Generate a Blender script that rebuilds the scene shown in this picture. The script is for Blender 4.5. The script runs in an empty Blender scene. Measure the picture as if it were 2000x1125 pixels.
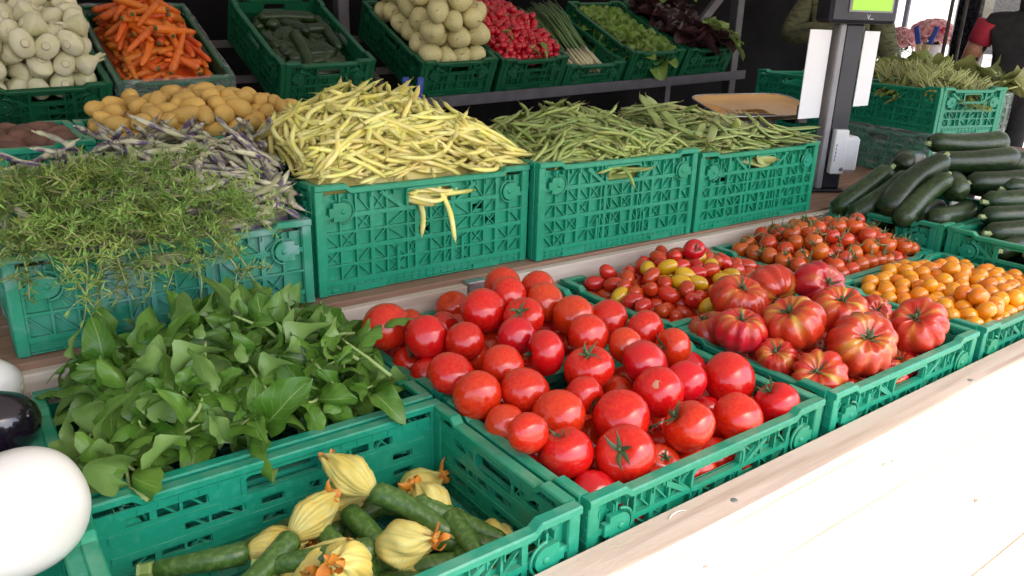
import bpy, math, random
import numpy as np
from mathutils import Matrix, Vector, Quaternion
from math import pi, sin, cos, radians

S = bpy.context.scene
C = S.collection
random.seed(11)
rng = np.random.default_rng(11)

# ---------------------------------------------------------------- camera, sky, sun, exposure
CAM = Vector((-0.652, -0.683, 0.643))
YAW, PITCH, ROLL, FPX = 0.648, -0.330, 0.031, 1525.8
fwd = Vector((sin(YAW) * cos(PITCH), cos(YAW) * cos(PITCH), sin(PITCH)))
rgt = Vector((cos(YAW), -sin(YAW), 0))
upv = rgt.cross(fwd)
r2 = cos(ROLL) * rgt + sin(ROLL) * upv
u2 = -sin(ROLL) * rgt + cos(ROLL) * upv
cd = bpy.data.cameras.new('camera')
cam = bpy.data.objects.new('camera', cd)
C.objects.link(cam)
cam.matrix_world = Matrix(((r2.x, u2.x, -fwd.x, CAM.x), (r2.y, u2.y, -fwd.y, CAM.y), (r2.z, u2.z, -fwd.z, CAM.z), (0, 0, 0, 1)))
cd.sensor_width = 36
cd.lens = FPX / 2000 * 36
cd.clip_start = 0.02
cd.clip_end = 400
S.camera = cam

TO_SUN = Vector((0.16, -0.52, 0.84)).normalized()
w = bpy.data.worlds.new('World')
S.world = w
w.use_nodes = True
nt = w.node_tree
sky = nt.nodes.new('ShaderNodeTexSky')
sky.sky_type = 'NISHITA'
sky.sun_disc = False
sky.sun_elevation = math.asin(TO_SUN.z)
sky.sun_rotation = math.atan2(TO_SUN.x, TO_SUN.y)
sky.air_density = 1.0
sky.dust_density = 3.0
bg = nt.nodes['Background']
bg.inputs[1].default_value = 0.15
nt.links.new(sky.outputs[0], bg.inputs[0])
sl = bpy.data.lights.new('sun', 'SUN')
sl.energy = 2.4
sl.angle = radians(0.6)
sl.color = (1.0, 0.95, 0.88)
so = bpy.data.objects.new('sun', sl)
C.objects.link(so)
so.rotation_euler = TO_SUN.to_track_quat('Z', 'Y').to_euler()
S.view_settings.view_transform = 'Standard'
S.view_settings.look = 'None'
S.view_settings.exposure = 2.1
S.view_settings.gamma = 1.0
S.view_settings.use_white_balance = True      # the camera is balanced for open shade
S.view_settings.white_balance_temperature = 6950
S.view_settings.white_balance_tint = 10
S.cycles.max_bounces = 8
S.cycles.diffuse_bounces = 4
S.cycles.glossy_bounces = 3
S.cycles.transparent_max_bounces = 8

# ---------------------------------------------------------------- helpers
class MB:
    def __init__(s):
        s.v = []; s.f = []; s.uv = None; s.col = None
    def add(s, vs, fs, M=None):
        o = len(s.v)
        if M is not None:
            vs = [tuple(M @ Vector(p)) for p in vs]
        s.v.extend(vs)
        s.f.extend([tuple(i + o for i in f) for f in fs])
    def box(s, x0, x1, y0, y1, z0, z1, M=None):
        vs = [(x0, y0, z0), (x1, y0, z0), (x1, y1, z0), (x0, y1, z0), (x0, y0, z1), (x1, y0, z1), (x1, y1, z1), (x0, y1, z1)]
        fs = [(0, 3, 2, 1), (4, 5, 6, 7), (0, 1, 5, 4), (1, 2, 6, 5), (2, 3, 7, 6), (3, 0, 4, 7)]
        s.add(vs, fs, M)
    def bbox(s, x0, x1, y0, y1, z0, z1, b=0.003, M=None):
        # box with chamfered edges
        vs = []; xs = (x0, x1); ys = (y0, y1); zs = (z0, z1)
        idx = {}
        for i in (0, 1):
            for j in (0, 1):
                for k in (0, 1):
                    sx = b if i == 0 else -b; sy = b if j == 0 else -b; sz = b if k == 0 else -b
                    for a in range(3):
                        p = [xs[i] + sx, ys[j] + sy, zs[k] + sz]
                        p[a] = (xs, ys, zs)[a][(i, j, k)[a]]
                        idx[(i, j, k, a)] = len(vs); vs.append(tuple(p))
        fs = []
        g = lambda i, j, k, a: idx[(i, j, k, a)]
        for i in (0, 1):
            q = [g(i, 0, 0, 0), g(i, 1, 0, 0), g(i, 1, 1, 0), g(i, 0, 1, 0)]; fs.append(q if i else q[::-1])
            q = [g(0, i, 0, 1), g(0, i, 1, 1), g(1, i, 1, 1), g(1, i, 0, 1)]; fs.append(q if i else q[::-1])
            q = [g(0, 0, i, 2), g(1, 0, i, 2), g(1, 1, i, 2), g(0, 1, i, 2)]; fs.append(q if i else q[::-1])
        for i in (0, 1):
            for j in (0, 1):
                q = [g(i, j, 0, 0), g(i, j, 0, 1), g(i, j, 1, 1), g(i, j, 1, 0)]; fs.append(q if (i ^ j) == 0 else q[::-1])
                q = [g(i, 0, j, 0), g(i, 1, j, 0), g(i, 1, j, 2), g(i, 0, j, 2)]
                q = [g(i, 0, j, 0), g(i, 0, j, 2), g(i, 1, j, 2), g(i, 1, j, 0)]; fs.append(q)
                q = [g(0, i, j, 1), g(1, i, j, 1), g(1, i, j, 2), g(0, i, j, 2)]; fs.append(q)
                for k in (0, 1):
                    pass
        for i in (0, 1):
            for j in (0, 1):
                for k in (0, 1):
                    fs.append([g(i, j, k, 0), g(i, j, k, 1), g(i, j, k, 2)])
        s.add(vs, [tuple(f) for f in fs], M)
    def bar(s, p, q, wd, y0, y1):
        # rib in the wall plane (x,z) from p to q, width wd, depth y0..y1
        dx, dz = q[0] - p[0], q[1] - p[1]
        L = math.hypot(dx, dz) or 1e-6
        nx, nz = -dz / L * wd / 2, dx / L * wd / 2
        vs = [(p[0] + nx, y0, p[1] + nz), (p[0] - nx, y0, p[1] - nz), (q[0] - nx, y0, q[1] - nz), (q[0] + nx, y0, q[1] + nz)]
        vs += [(a, y1, b) for a, _, b in vs]
        s.add(vs, [(0, 1, 2, 3), (7, 6, 5, 4), (0, 4, 5, 1), (1, 5, 6, 2), (2, 6, 7, 3), (3, 7, 4, 0)])
    def tube(s, pts, rad, n=6, caps=True, M=None, sq=1.0):
        pts = [Vector(p) for p in pts]
        m = len(pts)
        if not hasattr(rad, '__len__'): rad = [rad] * m
        up = Vector((0, 0, 1))
        t0 = (pts[1] - pts[0]).normalized()
        if abs(t0.dot(up)) > 0.95: up = Vector((1, 0, 0))
        vs = []; prev = None
        for i in range(m):
            t = (pts[min(i + 1, m - 1)] - pts[max(i - 1, 0)]).normalized()
            b = (t.cross(up) if prev is None else prev - t * prev.dot(t)).normalized()
            prev = b
            c = t.cross(b)
            for k in range(n):
                a = 2 * pi * k / n
                vs.append(tuple(pts[i] + b * cos(a) * rad[i] + c * sin(a) * rad[i] * sq))
        fs = []
        for i in range(m - 1):
            for k in range(n):
                k2 = (k + 1) % n
                fs.append((i * n + k, i * n + k2, (i + 1) * n + k2, (i + 1) * n + k))
        if caps:
            fs.append(tuple(range(n))[::-1]); fs.append(tuple(range((m - 1) * n, m * n)))
        s.add(vs, fs, M)
    def lathe(s, prof, n=24, fn=None, M=None):
        # prof: list of (r,z) from top pole to bottom pole; fn(i,phi)->(rscale, dz)
        vs = []; m = len(prof)
        for i, (r, z) in enumerate(prof):
            for k in range(n):
                a = 2 * pi * k / n
                rs, dz = fn(i, a) if fn else (1, 0)
                vs.append((r * rs * cos(a), r * rs * sin(a), z + dz))
        fs = []
        for i in range(m - 1):
            for k in range(n):
                k2 = (k + 1) % n
                fs.append((i * n + k, (i + 1) * n + k, (i + 1) * n + k2, i * n + k2))
        fs.append(tuple(range(n))); fs.append(tuple(range((m - 1) * n, m * n))[::-1])
        s.add(vs, fs, M)
    def sweep(s, path, sec):
        # path: list of (x,z offset); sec: list of (y,z) closed profile, swept along x
        n = len(sec); vs = []
        for (x, dz) in path:
            for (y, z) in sec: vs.append((x, y, z + dz))
        fs = []
        for i in range(len(path) - 1):
            for k in range(n):
                k2 = (k + 1) % n
                fs.append((i * n + k, (i + 1) * n + k, (i + 1) * n + k2, i * n + k2))
        fs.append(tuple(range(n))); fs.append(tuple(range((len(path) - 1) * n, len(path) * n))[::-1])
        s.add(vs, fs)
    def mesh(s, name, mat, smooth=True):
        me = bpy.data.meshes.new(name)
        me.from_pydata(s.v, [], s.f)
        if s.uv is not None and len(s.uv) == len(s.v):
            ul = me.uv_layers.new(name='UVMap')
            li = np.empty(len(me.loops), dtype=np.int32); me.loops.foreach_get('vertex_index', li)
            ul.data.foreach_set('uv', np.array(s.uv, dtype=np.float32)[li].ravel())
        if s.col is not None:
            ca = me.color_attributes.new('Col', 'FLOAT_COLOR', 'POINT')
            ca.data.foreach_set('color', np.array(s.col, dtype=np.float32).ravel())
        if smooth:
            me.polygons.foreach_set('use_smooth', [True] * len(me.polygons))
        if mat is not None:
            me.materials.append(MAT[mat])
        me.update()
        return me
    def build(s, name, mat, parent=None, smooth=False):
        return link(name, s.mesh(name, mat, smooth), parent)

def link(name, me, parent=None, M=None):
    o = bpy.data.objects.new(name, me)
    C.objects.link(o)
    if parent is not None: o.parent = parent
    if M is not None: o.matrix_local = M
    return o

def tag(o, label, cat, group=None):
    o['label'] = label; o['category'] = cat
    if group: o['group'] = group
    return o

def thing(name, label, cat, M=None, group=None):
    o = bpy.data.objects.new(name, None)
    C.objects.link(o)
    o.empty_display_size = 0.02
    if M is not None: o.matrix_world = M
    return tag(o, label, cat, group)

def T(x, y, z): return Matrix.Translation((x, y, z))
def Rx(a): return Matrix.Rotation(a, 4, 'X')
def Ry(a): return Matrix.Rotation(a, 4, 'Y')
def Rz(a): return Matrix.Rotation(a, 4, 'Z')
def Sc(a, b=None, c=None):
    m = Matrix.Identity(4); m[0][0] = a; m[1][1] = a if b is None else b; m[2][2] = a if c is None else c
    return m
def align(v, spin=0.0):
    return Vector(v).to_track_quat('Z', 'Y').to_matrix().to_4x4() @ Rz(spin)
U = random.uniform

# ---------------------------------------------------------------- materials
MAT = {}
def mat(name, col, rough=0.5, col2=None, scale=20.0, lo=0.4, hi=0.6, rnd=0.0, hue=0.0, bump=0.0, bscale=60.0, metal=0.0,
        spec=0.5, coat=0.0, sub=0.0, trans=0.0, col3=None, scale3=4.0, coords='Object', stretch=(1, 1, 1), detail=3.0, vcol=None, dust=None):
    m = bpy.data.materials.new(name); m.use_nodes = True
    N = m.node_tree.nodes; L = m.node_tree.links
    b = N['Principled BSDF']
    tc = N.new('ShaderNodeTexCoord')
    mp = N.new('ShaderNodeMapping'); mp.inputs['Scale'].default_value = stretch
    L.new(tc.outputs[coords], mp.inputs[0])
    oi = N.new('ShaderNodeObjectInfo')
    addv = N.new('ShaderNodeVectorMath'); addv.operation = 'ADD'
    sc = N.new('ShaderNodeVectorMath'); sc.operation = 'SCALE'; sc.inputs[3].default_value = 7.0
    cmb = N.new('ShaderNodeCombineXYZ')
    L.new(oi.outputs['Random'], cmb.inputs[0]); L.new(oi.outputs['Random'], cmb.inputs[1])
    L.new(cmb.outputs[0], sc.inputs[0]); L.new(mp.outputs[0], addv.inputs[0]); L.new(sc.outputs[0], addv.inputs[1])
    def noise(scl, d=detail):
        n = N.new('ShaderNodeTexNoise'); n.inputs['Scale'].default_value = scl; n.inputs['Detail'].default_value = d
        L.new(addv.outputs[0], n.inputs['Vector']); return n
    def mixc(fac, a, c):
        x = N.new('ShaderNodeMix'); x.data_type = 'RGBA'
        L.new(fac, x.inputs[0])
        for sock, val in ((x.inputs[6], a), (x.inputs[7], c)):
            if isinstance(val, tuple): sock.default_value = (*val, 1)
            else: L.new(val, sock)
        return x.outputs[2]
    out = col
    if col2:
        n = noise(scale); mr = N.new('ShaderNodeMapRange'); mr.inputs[1].default_value = lo; mr.inputs[2].default_value = hi
        L.new(n.outputs[0], mr.inputs[0]); out = mixc(mr.outputs[0], out, col2)
    if col3:
        n = noise(scale3); mr = N.new('ShaderNodeMapRange'); mr.inputs[1].default_value = 0.52; mr.inputs[2].default_value = 0.66
        L.new(n.outputs[0], mr.inputs[0]); out = mixc(mr.outputs[0], out, col3)
    if vcol:
        at = N.new('ShaderNodeAttribute'); at.attribute_name = 'Col'
        out = mixc(at.outputs['Fac'], out, vcol)
    if dust:
        ge = N.new('ShaderNodeNewGeometry'); sx = N.new('ShaderNodeSeparateXYZ'); L.new(ge.outputs['Normal'], sx.inputs[0])
        m1 = N.new('ShaderNodeMapRange'); m1.inputs[1].default_value = 0.5; m1.inputs[2].default_value = 0.9; L.new(sx.outputs[2], m1.inputs[0])
        n = noise(22, 6.0); m3 = N.new('ShaderNodeMapRange'); m3.inputs[1].default_value = 0.38; m3.inputs[2].default_value = 0.68; m3.inputs[4].default_value = 0.55
        L.new(n.outputs[0], m3.inputs[0]); mu = N.new('ShaderNodeMath'); mu.operation = 'MULTIPLY'; L.new(m1.outputs[0], mu.inputs[0]); L.new(m3.outputs[0], mu.inputs[1])
        out = mixc(mu.outputs[0], out, dust)
    if rnd or hue:
        hs = N.new('ShaderNodeHueSaturation')
        if isinstance(out, tuple): hs.inputs['Color'].default_value = (*out, 1)
        else: L.new(out, hs.inputs['Color'])
        mr = N.new('ShaderNodeMapRange'); mr.inputs[3].default_value = 1 - rnd; mr.inputs[4].default_value = 1 + rnd
        L.new(oi.outputs['Random'], mr.inputs[0]); L.new(mr.outputs[0], hs.inputs['Value'])
        if hue:
            fr = N.new('ShaderNodeMath'); fr.operation = 'MULTIPLY'; fr.inputs[1].default_value = 17.3
            L.new(oi.outputs['Random'], fr.inputs[0])
            f2 = N.new('ShaderNodeMath'); f2.operation = 'FRACT'; L.new(fr.outputs[0], f2.inputs[0])
            m2 = N.new('ShaderNodeMapRange'); m2.inputs[3].default_value = 0.5 - hue; m2.inputs[4].default_value = 0.5 + hue
            L.new(f2.outputs[0], m2.inputs[0]); L.new(m2.outputs[0], hs.inputs['Hue'])
        out = hs.outputs[0]
    if isinstance(out, tuple): b.inputs['Base Color'].default_value = (*out, 1)
    else: L.new(out, b.inputs['Base Color'])
    b.inputs['Roughness'].default_value = rough
    b.inputs['Metallic'].default_value = metal
    b.inputs['Specular IOR Level'].default_value = spec
    b.inputs['Coat Weight'].default_value = coat
    b.inputs['Coat Roughness'].default_value = 0.12
    if sub:
        b.inputs['Subsurface Weight'].default_value = sub
        b.inputs['Subsurface Radius'].default_value = (0.012, 0.006, 0.003)
        b.inputs['Subsurface Scale'].default_value = 0.5
    if bump:
        n = noise(bscale, 4.0); bp = N.new('ShaderNodeBump'); bp.inputs['Strength'].default_value = bump
        bp.inputs['Distance'].default_value = 0.004
        L.new(n.outputs[0], bp.inputs['Height']); L.new(bp.outputs[0], b.inputs['Normal'])
    if trans:
        tr = N.new('ShaderNodeBsdfTranslucent'); mx = N.new('ShaderNodeMixShader'); mx.inputs[0].default_value = trans
        if isinstance(out, tuple): tr.inputs[0].default_value = (*out, 1)
        else: L.new(out, tr.inputs[0])
        L.new(b.outputs[0], mx.inputs[1]); L.new(tr.outputs[0], mx.inputs[2]); L.new(mx.outputs[0], N['Material Output'].inputs[0])
    MAT[name] = m
    return m

mat('crate_plastic', (0.003, 0.235, 0.130), 0.33, (0.005, 0.265, 0.153), 9, 0.35, 0.65, rnd=0.10, hue=0.008, bump=0.15, bscale=90, col3=(0.018, 0.275, 0.170), scale3=75, spec=0.5, detail=5, dust=(0.15, 0.34, 0.22))
mat('old_crate_plastic', (0.006, 0.235, 0.13), 0.45, (0.07, 0.30, 0.23), 14, 0.45, 0.7, bump=0.2, bscale=120, col3=(0.16, 0.33, 0.30), scale3=11, dust=(0.22, 0.36, 0.28))
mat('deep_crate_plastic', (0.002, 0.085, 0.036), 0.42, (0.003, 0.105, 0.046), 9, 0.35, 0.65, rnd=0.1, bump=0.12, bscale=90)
mat('tomato_skin', (0.57, 0.011, 0.006), 0.2, (0.65, 0.036, 0.008), 7, 0.4, 0.75, rnd=0.07, hue=0.006, coat=0.35, sub=0.08, bump=0.02, bscale=40)
mat('heirloom_skin', (0.48, 0.010, 0.009), 0.26, (0.54, 0.022, 0.013), 14, 0.4, 0.7, rnd=0.08, hue=0.006, coat=0.3, sub=0.08, vcol=(0.60, 0.36, 0.05), bump=0.05, bscale=30)
mat('date_red', (0.56, 0.022, 0.008), 0.2, (0.60, 0.12, 0.012), 18, 0.5, 0.75, rnd=0.10, hue=0.008, coat=0.4, sub=0.08)
mat('date_yellow', (0.68, 0.36, 0.006), 0.2, (0.60, 0.40, 0.02), 18, 0.4, 0.7, rnd=0.08, coat=0.4, sub=0.1)
mat('orange_skin', (0.80, 0.28, 0.010), 0.2, (0.74, 0.20, 0.008), 22, 0.45, 0.7, rnd=0.08, hue=0.014, coat=0.4, sub=0.12)
mat('cherry_skin', (0.58, 0.04, 0.008), 0.2, (0.66, 0.17, 0.015), 16, 0.4, 0.75, rnd=0.10, hue=0.012, coat=0.4, sub=0.1)
mat('calyx_green', (0.045, 0.085, 0.030), 0.6, (0.09, 0.13, 0.05), 60, rnd=0.2)
mat('vine_green', (0.10, 0.15, 0.045), 0.6, (0.16, 0.20, 0.08), 40, rnd=0.2)
mat('yellow_bean', (0.80, 0.69, 0.17), 0.42, (0.84, 0.77, 0.34), 35, 0.35, 0.65, rnd=0.12, hue=0.015, sub=0.1, bump=0.2, bscale=120, col3=(0.64, 0.62, 0.16), scale3=12, vcol=(0.34, 0.30, 0.07))
mat('green_bean', (0.23, 0.31, 0.070), 0.45, (0.34, 0.42, 0.13), 30, 0.35, 0.65, rnd=0.25, hue=0.02, vcol=(0.20, 0.17, 0.06), bump=0.2, bscale=120)
mat('flat_bean', (0.34, 0.43, 0.13), 0.45, (0.44, 0.52, 0.20), 30, 0.35, 0.65, rnd=0.2, hue=0.02, vcol=(0.30, 0.26, 0.10), bump=0.25, bscale=90, trans=0.12)
mat('purple_bean', (0.48, 0.45, 0.30), 0.55, (0.085, 0.05, 0.12), 80, 0.45, 0.60, rnd=0.25, bump=0.3, bscale=90, stretch=(0.35, 1, 1), col3=(0.30, 0.30, 0.16), scale3=14)
mat('herb_green', (0.17, 0.29, 0.05), 0.6, (0.27, 0.38, 0.09), 25, rnd=0.35, hue=0.02, trans=0.2)
mat('herb_stem', (0.42, 0.43, 0.17), 0.6, (0.30, 0.26, 0.12), 25, rnd=0.2)
mat('basil_stem', (0.30, 0.40, 0.13), 0.5, rnd=0.2)
mat('cucumber_skin', (0.008, 0.023, 0.007), 0.36, (0.020, 0.044, 0.011), 55, 0.42, 0.68, rnd=0.35, hue=0.02, coat=0.05, bump=0.3, bscale=45, col3=(0.035, 0.065, 0.018), scale3=170, stretch=(0.5, 1, 1))
mat('courgette_skin', (0.045, 0.11, 0.018), 0.35, (0.10, 0.18, 0.045), 140, 0.45, 0.65, rnd=0.2, bump=0.1, bscale=60)
mat('courgette_tip', (0.20, 0.28, 0.08), 0.55, rnd=0.1)
mat('cut_end', (0.33, 0.40, 0.17), 0.6, rnd=0.1)
mat('petal_yellow', (0.74, 0.63, 0.20), 0.55, (0.76, 0.55, 0.10), 40, 0.4, 0.65, rnd=0.1, trans=0.2, vcol=(0.50, 0.52, 0.18), bump=0.2, bscale=60)
mat('petal_orange', (0.72, 0.28, 0.03), 0.55, (0.62, 0.20, 0.03), 40, trans=0.2)
mat('eggplant_white', (0.80, 0.76, 0.70), 0.3, (0.74, 0.68, 0.60), 8, 0.5, 0.75, coat=0.3, sub=0.05)
mat('eggplant_black', (0.012, 0.006, 0.014), 0.12, coat=0.6, spec=0.6)
mat('potato_skin', (0.70, 0.43, 0.11), 0.6, (0.60, 0.34, 0.085), 45, 0.4, 0.7, rnd=0.14, bump=0.35, bscale=70)
mat('dark_potato', (0.22, 0.095, 0.055), 0.7, (0.13, 0.07, 0.055), 30, 0.4, 0.65, rnd=0.25, bump=0.4, bscale=70)
mat('carrot_skin', (0.78, 0.17, 0.022), 0.45, (0.66, 0.12, 0.018), 30, 0.45, 0.7, rnd=0.14, hue=0.012, bump=0.35, bscale=60, stretch=(3, 0.6, 0.6))
mat('carrot_crown', (0.09, 0.10, 0.03), 0.7, rnd=0.2)
mat('fennel_skin', (0.72, 0.66, 0.48), 0.45, (0.62, 0.60, 0.34), 16, 0.42, 0.7, rnd=0.08, bump=0.3, bscale=40, stretch=(1, 1, 0.25))
mat('fennel_cut', (0.68, 0.60, 0.41), 0.7, (0.72, 0.65, 0.47), 60, rnd=0.05)
mat('turnip_skin', (0.70, 0.59, 0.28), 0.5, (0.74, 0.67, 0.42), 14, 0.4, 0.65, rnd=0.1, bump=0.25, bscale=40, col3=(0.42, 0.42, 0.14), scale3=14)
mat('radish_skin', (0.60, 0.008, 0.030), 0.3, (0.50, 0.006, 0.022), 30, rnd=0.15, coat=0.3)
mat('root_pale', (0.60, 0.46, 0.30), 0.6, rnd=0.1)
mat('leek_green', (0.055, 0.11, 0.035), 0.5, (0.10, 0.17, 0.06), 20, rnd=0.3, stretch=(0.3, 2, 2))
mat('leek_white', (0.60, 0.55, 0.36), 0.5, rnd=0.1)
mat('lettuce_green', (0.14, 0.26, 0.04), 0.5, (0.24, 0.36, 0.08), 22, rnd=0.2, trans=0.25, bump=0.4, bscale=60)
mat('lettuce_red', (0.045, 0.012, 0.014), 0.45, (0.02, 0.010, 0.010), 22, rnd=0.3, trans=0.1, bump=0.4, bscale=60)
mat('rocket_green', (0.17, 0.23, 0.045), 0.55, (0.26, 0.28, 0.07), 22, rnd=0.3, trans=0.25)
mat('pale_stem', (0.42, 0.46, 0.15), 0.5, (0.52, 0.52, 0.24), 30, rnd=0.2, trans=0.15)
mat('wood_pale', (0.58, 0.47, 0.39), 0.6, (0.66, 0.56, 0.48), 5, 0.35, 0.65, bump=0.15, bscale=40, stretch=(0.6, 9, 9), detail=5, col3=(0.48, 0.37, 0.29), scale3=2.5)
mat('wood_strip', (0.56, 0.43, 0.35), 0.6, (0.64, 0.51, 0.43), 5, 0.35, 0.65, bump=0.2, bscale=40, stretch=(0.6, 10, 10), detail=6, col3=(0.46, 0.33, 0.26), scale3=3)
mat('wood_brown', (0.22, 0.12, 0.075), 0.65, (0.30, 0.18, 0.12), 5, 0.35, 0.65, bump=0.2, bscale=40, stretch=(0.6, 10, 10), detail=5)
mat('wood_dark', (0.07, 0.045, 0.03), 0.7, (0.10, 0.06, 0.04), 5, stretch=(0.6, 10, 10))
mat('scar_tan', (0.44, 0.17, 0.10), 0.8, (0.52, 0.30, 0.18), 90)
mat('knot_wood', (0.20, 0.13, 0.10), 0.7, (0.30, 0.21, 0.17), 90)
mat('shaving', (0.70, 0.60, 0.50), 0.6)
mat('steel_post', (0.085, 0.075, 0.095), 0.5, (0.065, 0.058, 0.07), 12, metal=0.3, bump=0.05)
mat('steel_bright', (0.55, 0.54, 0.54), 0.35, (0.42, 0.42, 0.43), 60, metal=0.9)
mat('steel_dark', (0.06, 0.05, 0.055), 0.5, (0.10, 0.09, 0.09), 14, metal=0.4)
mat('pan_metal', (0.88, 0.55, 0.24), 0.10, (0.74, 0.44, 0.24), 8, 0.4, 0.7, metal=0.9)
mat('white_plastic', (0.72, 0.72, 0.74), 0.4, (0.66, 0.66, 0.69), 12)
mat('white_card', (0.78, 0.77, 0.80), 0.6)
mat('grey_plastic', (0.30, 0.29, 0.31), 0.45, (0.26, 0.25, 0.27), 12)
mat('navy_plastic', (0.016, 0.016, 0.026), 0.4, (0.024, 0.024, 0.036), 12, bump=0.1)
mat('ink', (0.05, 0.05, 0.06), 0.6)
mat('print_white', (0.6, 0.6, 0.65), 0.6)
mat('clamp_blue', (0.010, 0.035, 0.24), 0.4, (0.014, 0.045, 0.30), 30)
mat('clamp_jaw', (0.55, 0.38, 0.16), 0.6, (0.48, 0.32, 0.13), 30)
mat('knit_green', (0.10, 0.105, 0.055), 0.9, (0.17, 0.16, 0.085), 60, 0.35, 0.65, bump=0.6, bscale=160, stretch=(1, 1, 4), col3=(0.045, 0.055, 0.035), scale3=14)
mat('black_cloth', (0.012, 0.011, 0.014), 0.9, (0.02, 0.018, 0.02), 20, bump=0.2)
mat('red_cloth', (0.38, 0.02, 0.045), 0.9)
mat('skin', (0.38, 0.17, 0.10), 0.5, (0.44, 0.21, 0.13), 20, sub=0.1)
mat('hair', (0.03, 0.018, 0.012), 0.6)
mat('denim', (0.03, 0.04, 0.07), 0.9, bump=0.2)
mat('rose_pink', (0.84, 0.40, 0.44), 0.6, (0.86, 0.55, 0.55), 20, rnd=0.15, hue=0.01, trans=0.2)
mat('rose_red', (0.72, 0.09, 0.17), 0.6, (0.68, 0.10, 0.16), 20, rnd=0.15, trans=0.2)
mat('blackout_cloth', (0.006, 0.0055, 0.006), 0.95, (0.010, 0.009, 0.010), 3, bump=0.3, bscale=5, spec=0.1)  # near-black for the sheets added to darken the stall
mat('canopy_cloth', (0.42, 0.40, 0.38), 0.85, (0.37, 0.36, 0.34), 3, trans=0.13)
mat('stucco', (0.62, 0.60, 0.57), 0.9, (0.56, 0.54, 0.51), 3, bump=0.3, bscale=30)
mat('asphalt', (0.30, 0.285, 0.26), 0.9, (0.24, 0.23, 0.21), 4, bump=0.4, bscale=60, detail=8)
mat('black_wrap', (0.01, 0.01, 0.014), 0.2, (0.03, 0.03, 0.04), 30, bump=0.8, bscale=12, coat=0.5)
mat('cardboard', (0.34, 0.23, 0.13), 0.8)
mat('crate_label', (0.30, 0.02, 0.03), 0.6)

# leaf with veins drawn from its own UVs
def leaf_mat(name, c1, c2, cv, rough=0.4, nv=5.0, trans=0.18):
    m = bpy.data.materials.new(name); m.use_nodes = True
    N = m.node_tree.nodes; L = m.node_tree.links; b = N['Principled BSDF']
    uv = N.new('ShaderNodeUVMap'); sp = N.new('ShaderNodeSeparateXYZ'); L.new(uv.outputs[0], sp.inputs[0])
    def mth(op, a, c=None):
        x = N.new('ShaderNodeMath'); x.operation = op
        for i, v in enumerate((a, c)):
            if v is None: continue
            if isinstance(v, (int, float)): x.inputs[i].default_value = v
            else: L.new(v, x.inputs[i])
        return x.outputs[0]
    ax = mth('ABSOLUTE', mth('SUBTRACT', sp.outputs[1], 0.5))
    mid = mth('LESS_THAN', ax, 0.018)
    ph = mth('FRACT', mth('SUBTRACT', mth('MULTIPLY', sp.outputs[0], nv), mth('MULTIPLY', ax, nv * 0.9)))
    sv = mth('LESS_THAN', ph, 0.075)
    vein = mth('MAXIMUM', mid, mth('MULTIPLY', sv, 0.5))
    oi = N.new('ShaderNodeObjectInfo')
    tc = N.new('ShaderNodeTexCoord'); nz = N.new('ShaderNodeTexNoise'); nz.inputs['Scale'].default_value = 28
    L.new(tc.outputs['Object'], nz.inputs['Vector'])
    f = mth('ADD', mth('MULTIPLY', oi.outputs['Random'], 0.75), mth('SUBTRACT', mth('MULTIPLY', nz.outputs[0], 0.7), 0.25))
    x1 = N.new('ShaderNodeMix'); x1.data_type = 'RGBA'; L.new(f, x1.inputs[0]); x1.inputs[6].default_value = (*c1, 1); x1.inputs[7].default_value = (*c2, 1)
    x2 = N.new('ShaderNodeMix'); x2.data_type = 'RGBA'; L.new(vein, x2.inputs[0]); L.new(x1.outputs[2], x2.inputs[6]); x2.inputs[7].default_value = (*cv, 1)
    # the underside of a leaf is paler
    ge = N.new('ShaderNodeNewGeometry'); x3 = N.new('ShaderNodeMix'); x3.data_type = 'RGBA'
    L.new(mth('MULTIPLY', ge.outputs['Backfacing'], 0.75), x3.inputs[0]); L.new(x2.outputs[2], x3.inputs[6]); x3.inputs[7].default_value = (*cv, 1)
    L.new(x3.outputs[2], b.inputs['Base Color'])
    b.inputs['Roughness'].default_value = rough
    bp = N.new('ShaderNodeBump'); bp.inputs['Strength'].default_value = 0.5; bp.inputs['Distance'].default_value = 0.002
    L.new(mth('SUBTRACT', mth('MULTIPLY', nz.outputs[0], 0.6), vein), bp.inputs['Height']); L.new(bp.outputs[0], b.inputs['Normal'])
    tr = N.new('ShaderNodeBsdfTranslucent'); L.new(x3.outputs[2], tr.inputs[0])
    mx = N.new('ShaderNodeMixShader'); mx.inputs[0].default_value = trans
    L.new(b.outputs[0], mx.inputs[1]); L.new(tr.outputs[0], mx.inputs[2]); L.new(mx.outputs[0], N['Material Output'].inputs[0])
    MAT[name] = m
leaf_mat('basil_leaf', (0.045, 0.150, 0.012), (0.135, 0.275, 0.034), (0.21, 0.335, 0.095), rough=0.38)
leaf_mat('lettuce_leaf', (0.13, 0.24, 0.035), (0.22, 0.34, 0.07), (0.34, 0.42, 0.16), nv=4)
leaf_mat('red_lettuce_leaf', (0.05, 0.012, 0.016), (0.022, 0.014, 0.012), (0.10, 0.04, 0.05), nv=4)
leaf_mat('chard_leaf', (0.15, 0.20, 0.035), (0.24, 0.27, 0.07), (0.34, 0.34, 0.13), nv=4)

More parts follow.
